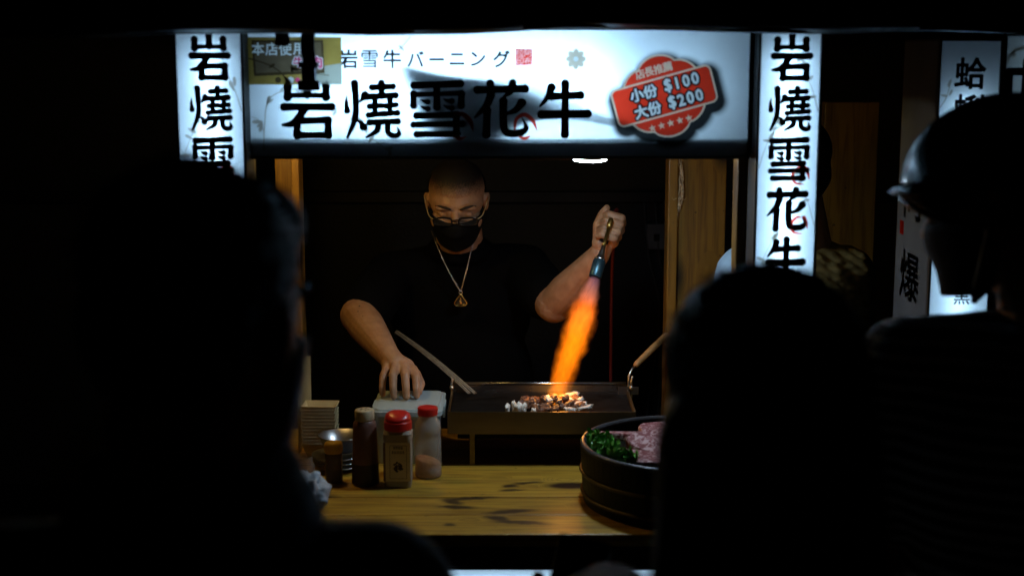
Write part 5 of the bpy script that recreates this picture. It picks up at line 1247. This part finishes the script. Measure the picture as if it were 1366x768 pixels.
bm = bmesh.new(); box(bm, -.031, .031, -.0049, -.0044, -.066, .066); bmesh.ops.transform(bm, matrix=Rp, verts=bm.verts); link('screen', bm, pbr('dark_screen', (.012, .014, .02), .06), ph)
# right: helmet, mask, striped shirt
PR_, hpR, axR = customer('person in a glossy black open helmet and striped shirt at the right', (.70, 2.0, 0), (.693, 2.0, 1.641), R(10), R(180 + 62), ((.560, 1.98, 1.415), (.93, 1.92, 1.415)), None, M['stripe'], None, extra={'sleeve': .3})
mask_on(PR_, hpR, M['cloth_mask'])
hm = thing('helmet', 'glossy black open face helmet on the person at the right', 'helmet', (.695, 2.0, 1.60))
bm = bmesh.new(); g = []; n1_, n2_ = 40, 20
for i in range(n2_ + 1):
    row = []
    for j in range(n1_):
        a = 2 * PI * j / n1_; edge = R(-24) + R(26) * max(0, math.sin(a)) ** 2          # open over the face
        el_ = PI / 2 + (edge - PI / 2) * i / n2_; row.append(bm.verts.new(hpR(.122 * math.cos(a) * math.cos(el_), -.008 + .145 * math.sin(a) * math.cos(el_), .028 + .125 * math.sin(el_))))
    g.append(row)
for i in range(n2_):
    for j in range(n1_): bm.faces.new((g[i][j], g[i][(j + 1) % n1_], g[i + 1][(j + 1) % n1_], g[i + 1][j]))
bmesh.ops.remove_doubles(bm, verts=bm.verts, dist=.0004)
edge_pts = [v.co.copy() for v in g[-1]]
o = link('shell', bm, M['helmet'], hm, True); md = o.modifiers.new('t', 'SOLIDIFY'); md.thickness = .014; md.offset = -1
bm = bmesh.new(); tube(bm, edge_pts, .0045, 8, closed=True); link('edge_strip', bm, M['plastic_black'], hm, True)
bm = bmesh.new(); pk = []
for j in range(13):
    a = R(35 + 110 * j / 12); pk.append((bm.verts.new(hpR(.121 * math.cos(a), -.008 + .144 * math.sin(a), .045)), bm.verts.new(hpR(.124 * math.cos(a), .000 + .153 * math.sin(a), .034))))
for a, b in zip(pk, pk[1:]): bm.faces.new((a[0], a[1], b[1], b[0]))
o = link('peak', bm, M['helmet'], hm, True); md = o.modifiers.new('t', 'SOLIDIFY'); md.thickness = .004
for s in (-1, 1):
    bm = bmesh.new(); tube(bm, catmull([hpR(s * .105, .0, -.02), hpR(s * .085, .025, -.08), hpR(s * .03, .05, -.128), hpR(0, .052, -.132)], 6), .0055, 6); link('chin_strap', bm, M['strap'], hm, True)
# behind the right hand sign: somebody in a quilted jacket, head hidden by the sign
def quilt(co, no):
    w = .4 * noise.noise(co * 9); return co + no * (.0065 * abs(math.sin((co.z * .80 + (co.x - .66) * .5) * 165 + w)) ** .5 * (.7 + .6 * noise.noise(co * 26)) - .003 + .0035 * noise.noise(Vector((co.x * 40, co.y * 40, co.z * 90))))
PJ = customer('person in an olive quilted jacket standing behind the right hand upright sign', (.675, 3.36, 0), (.668, 3.36, 1.575), R(4), R(180), ((.600, 3.36, 1.345), (.795, 3.34, 1.325)), None, M['jacket_olive'], None, torso_w=.145, vox=.0045)[0]
for c in PJ.children:
    if c.name.startswith('upper_garment'):
        cs = [v.co.copy() for v in c.data.vertices]; ns = [n.vector.copy() for n in c.data.vertex_normals]
        c.data.vertices.foreach_set('co', [q for a, n in zip(cs, ns) for q in quilt(a, n)])
bm = bmesh.new(); chain(bm, [(.574, 3.340, 1.318), (.562, 3.350, 1.22), (.556, 3.370, 1.06)], [.092, .090, .075])
o = fuse('cool_lit_sleeve', bm, .006, .5, M['jacket_cool_lit'], PJ, 3, folds); o['label'] = 'jacket sleeve towards the cook with cool lamp light painted in as blue'
bm = bmesh.new(); hp_, ax_ = body_frame((.668, 3.36, 1.575), R(4), R(180)); ell(bm, hp_(0, -.028, .046), (.080, .094, .080), ax_); ell(bm, hp_(0, -.055, .0), (.074, .060, .082), ax_); fuse('hair', bm, .006, .5, M['hair'], PJ, 3)
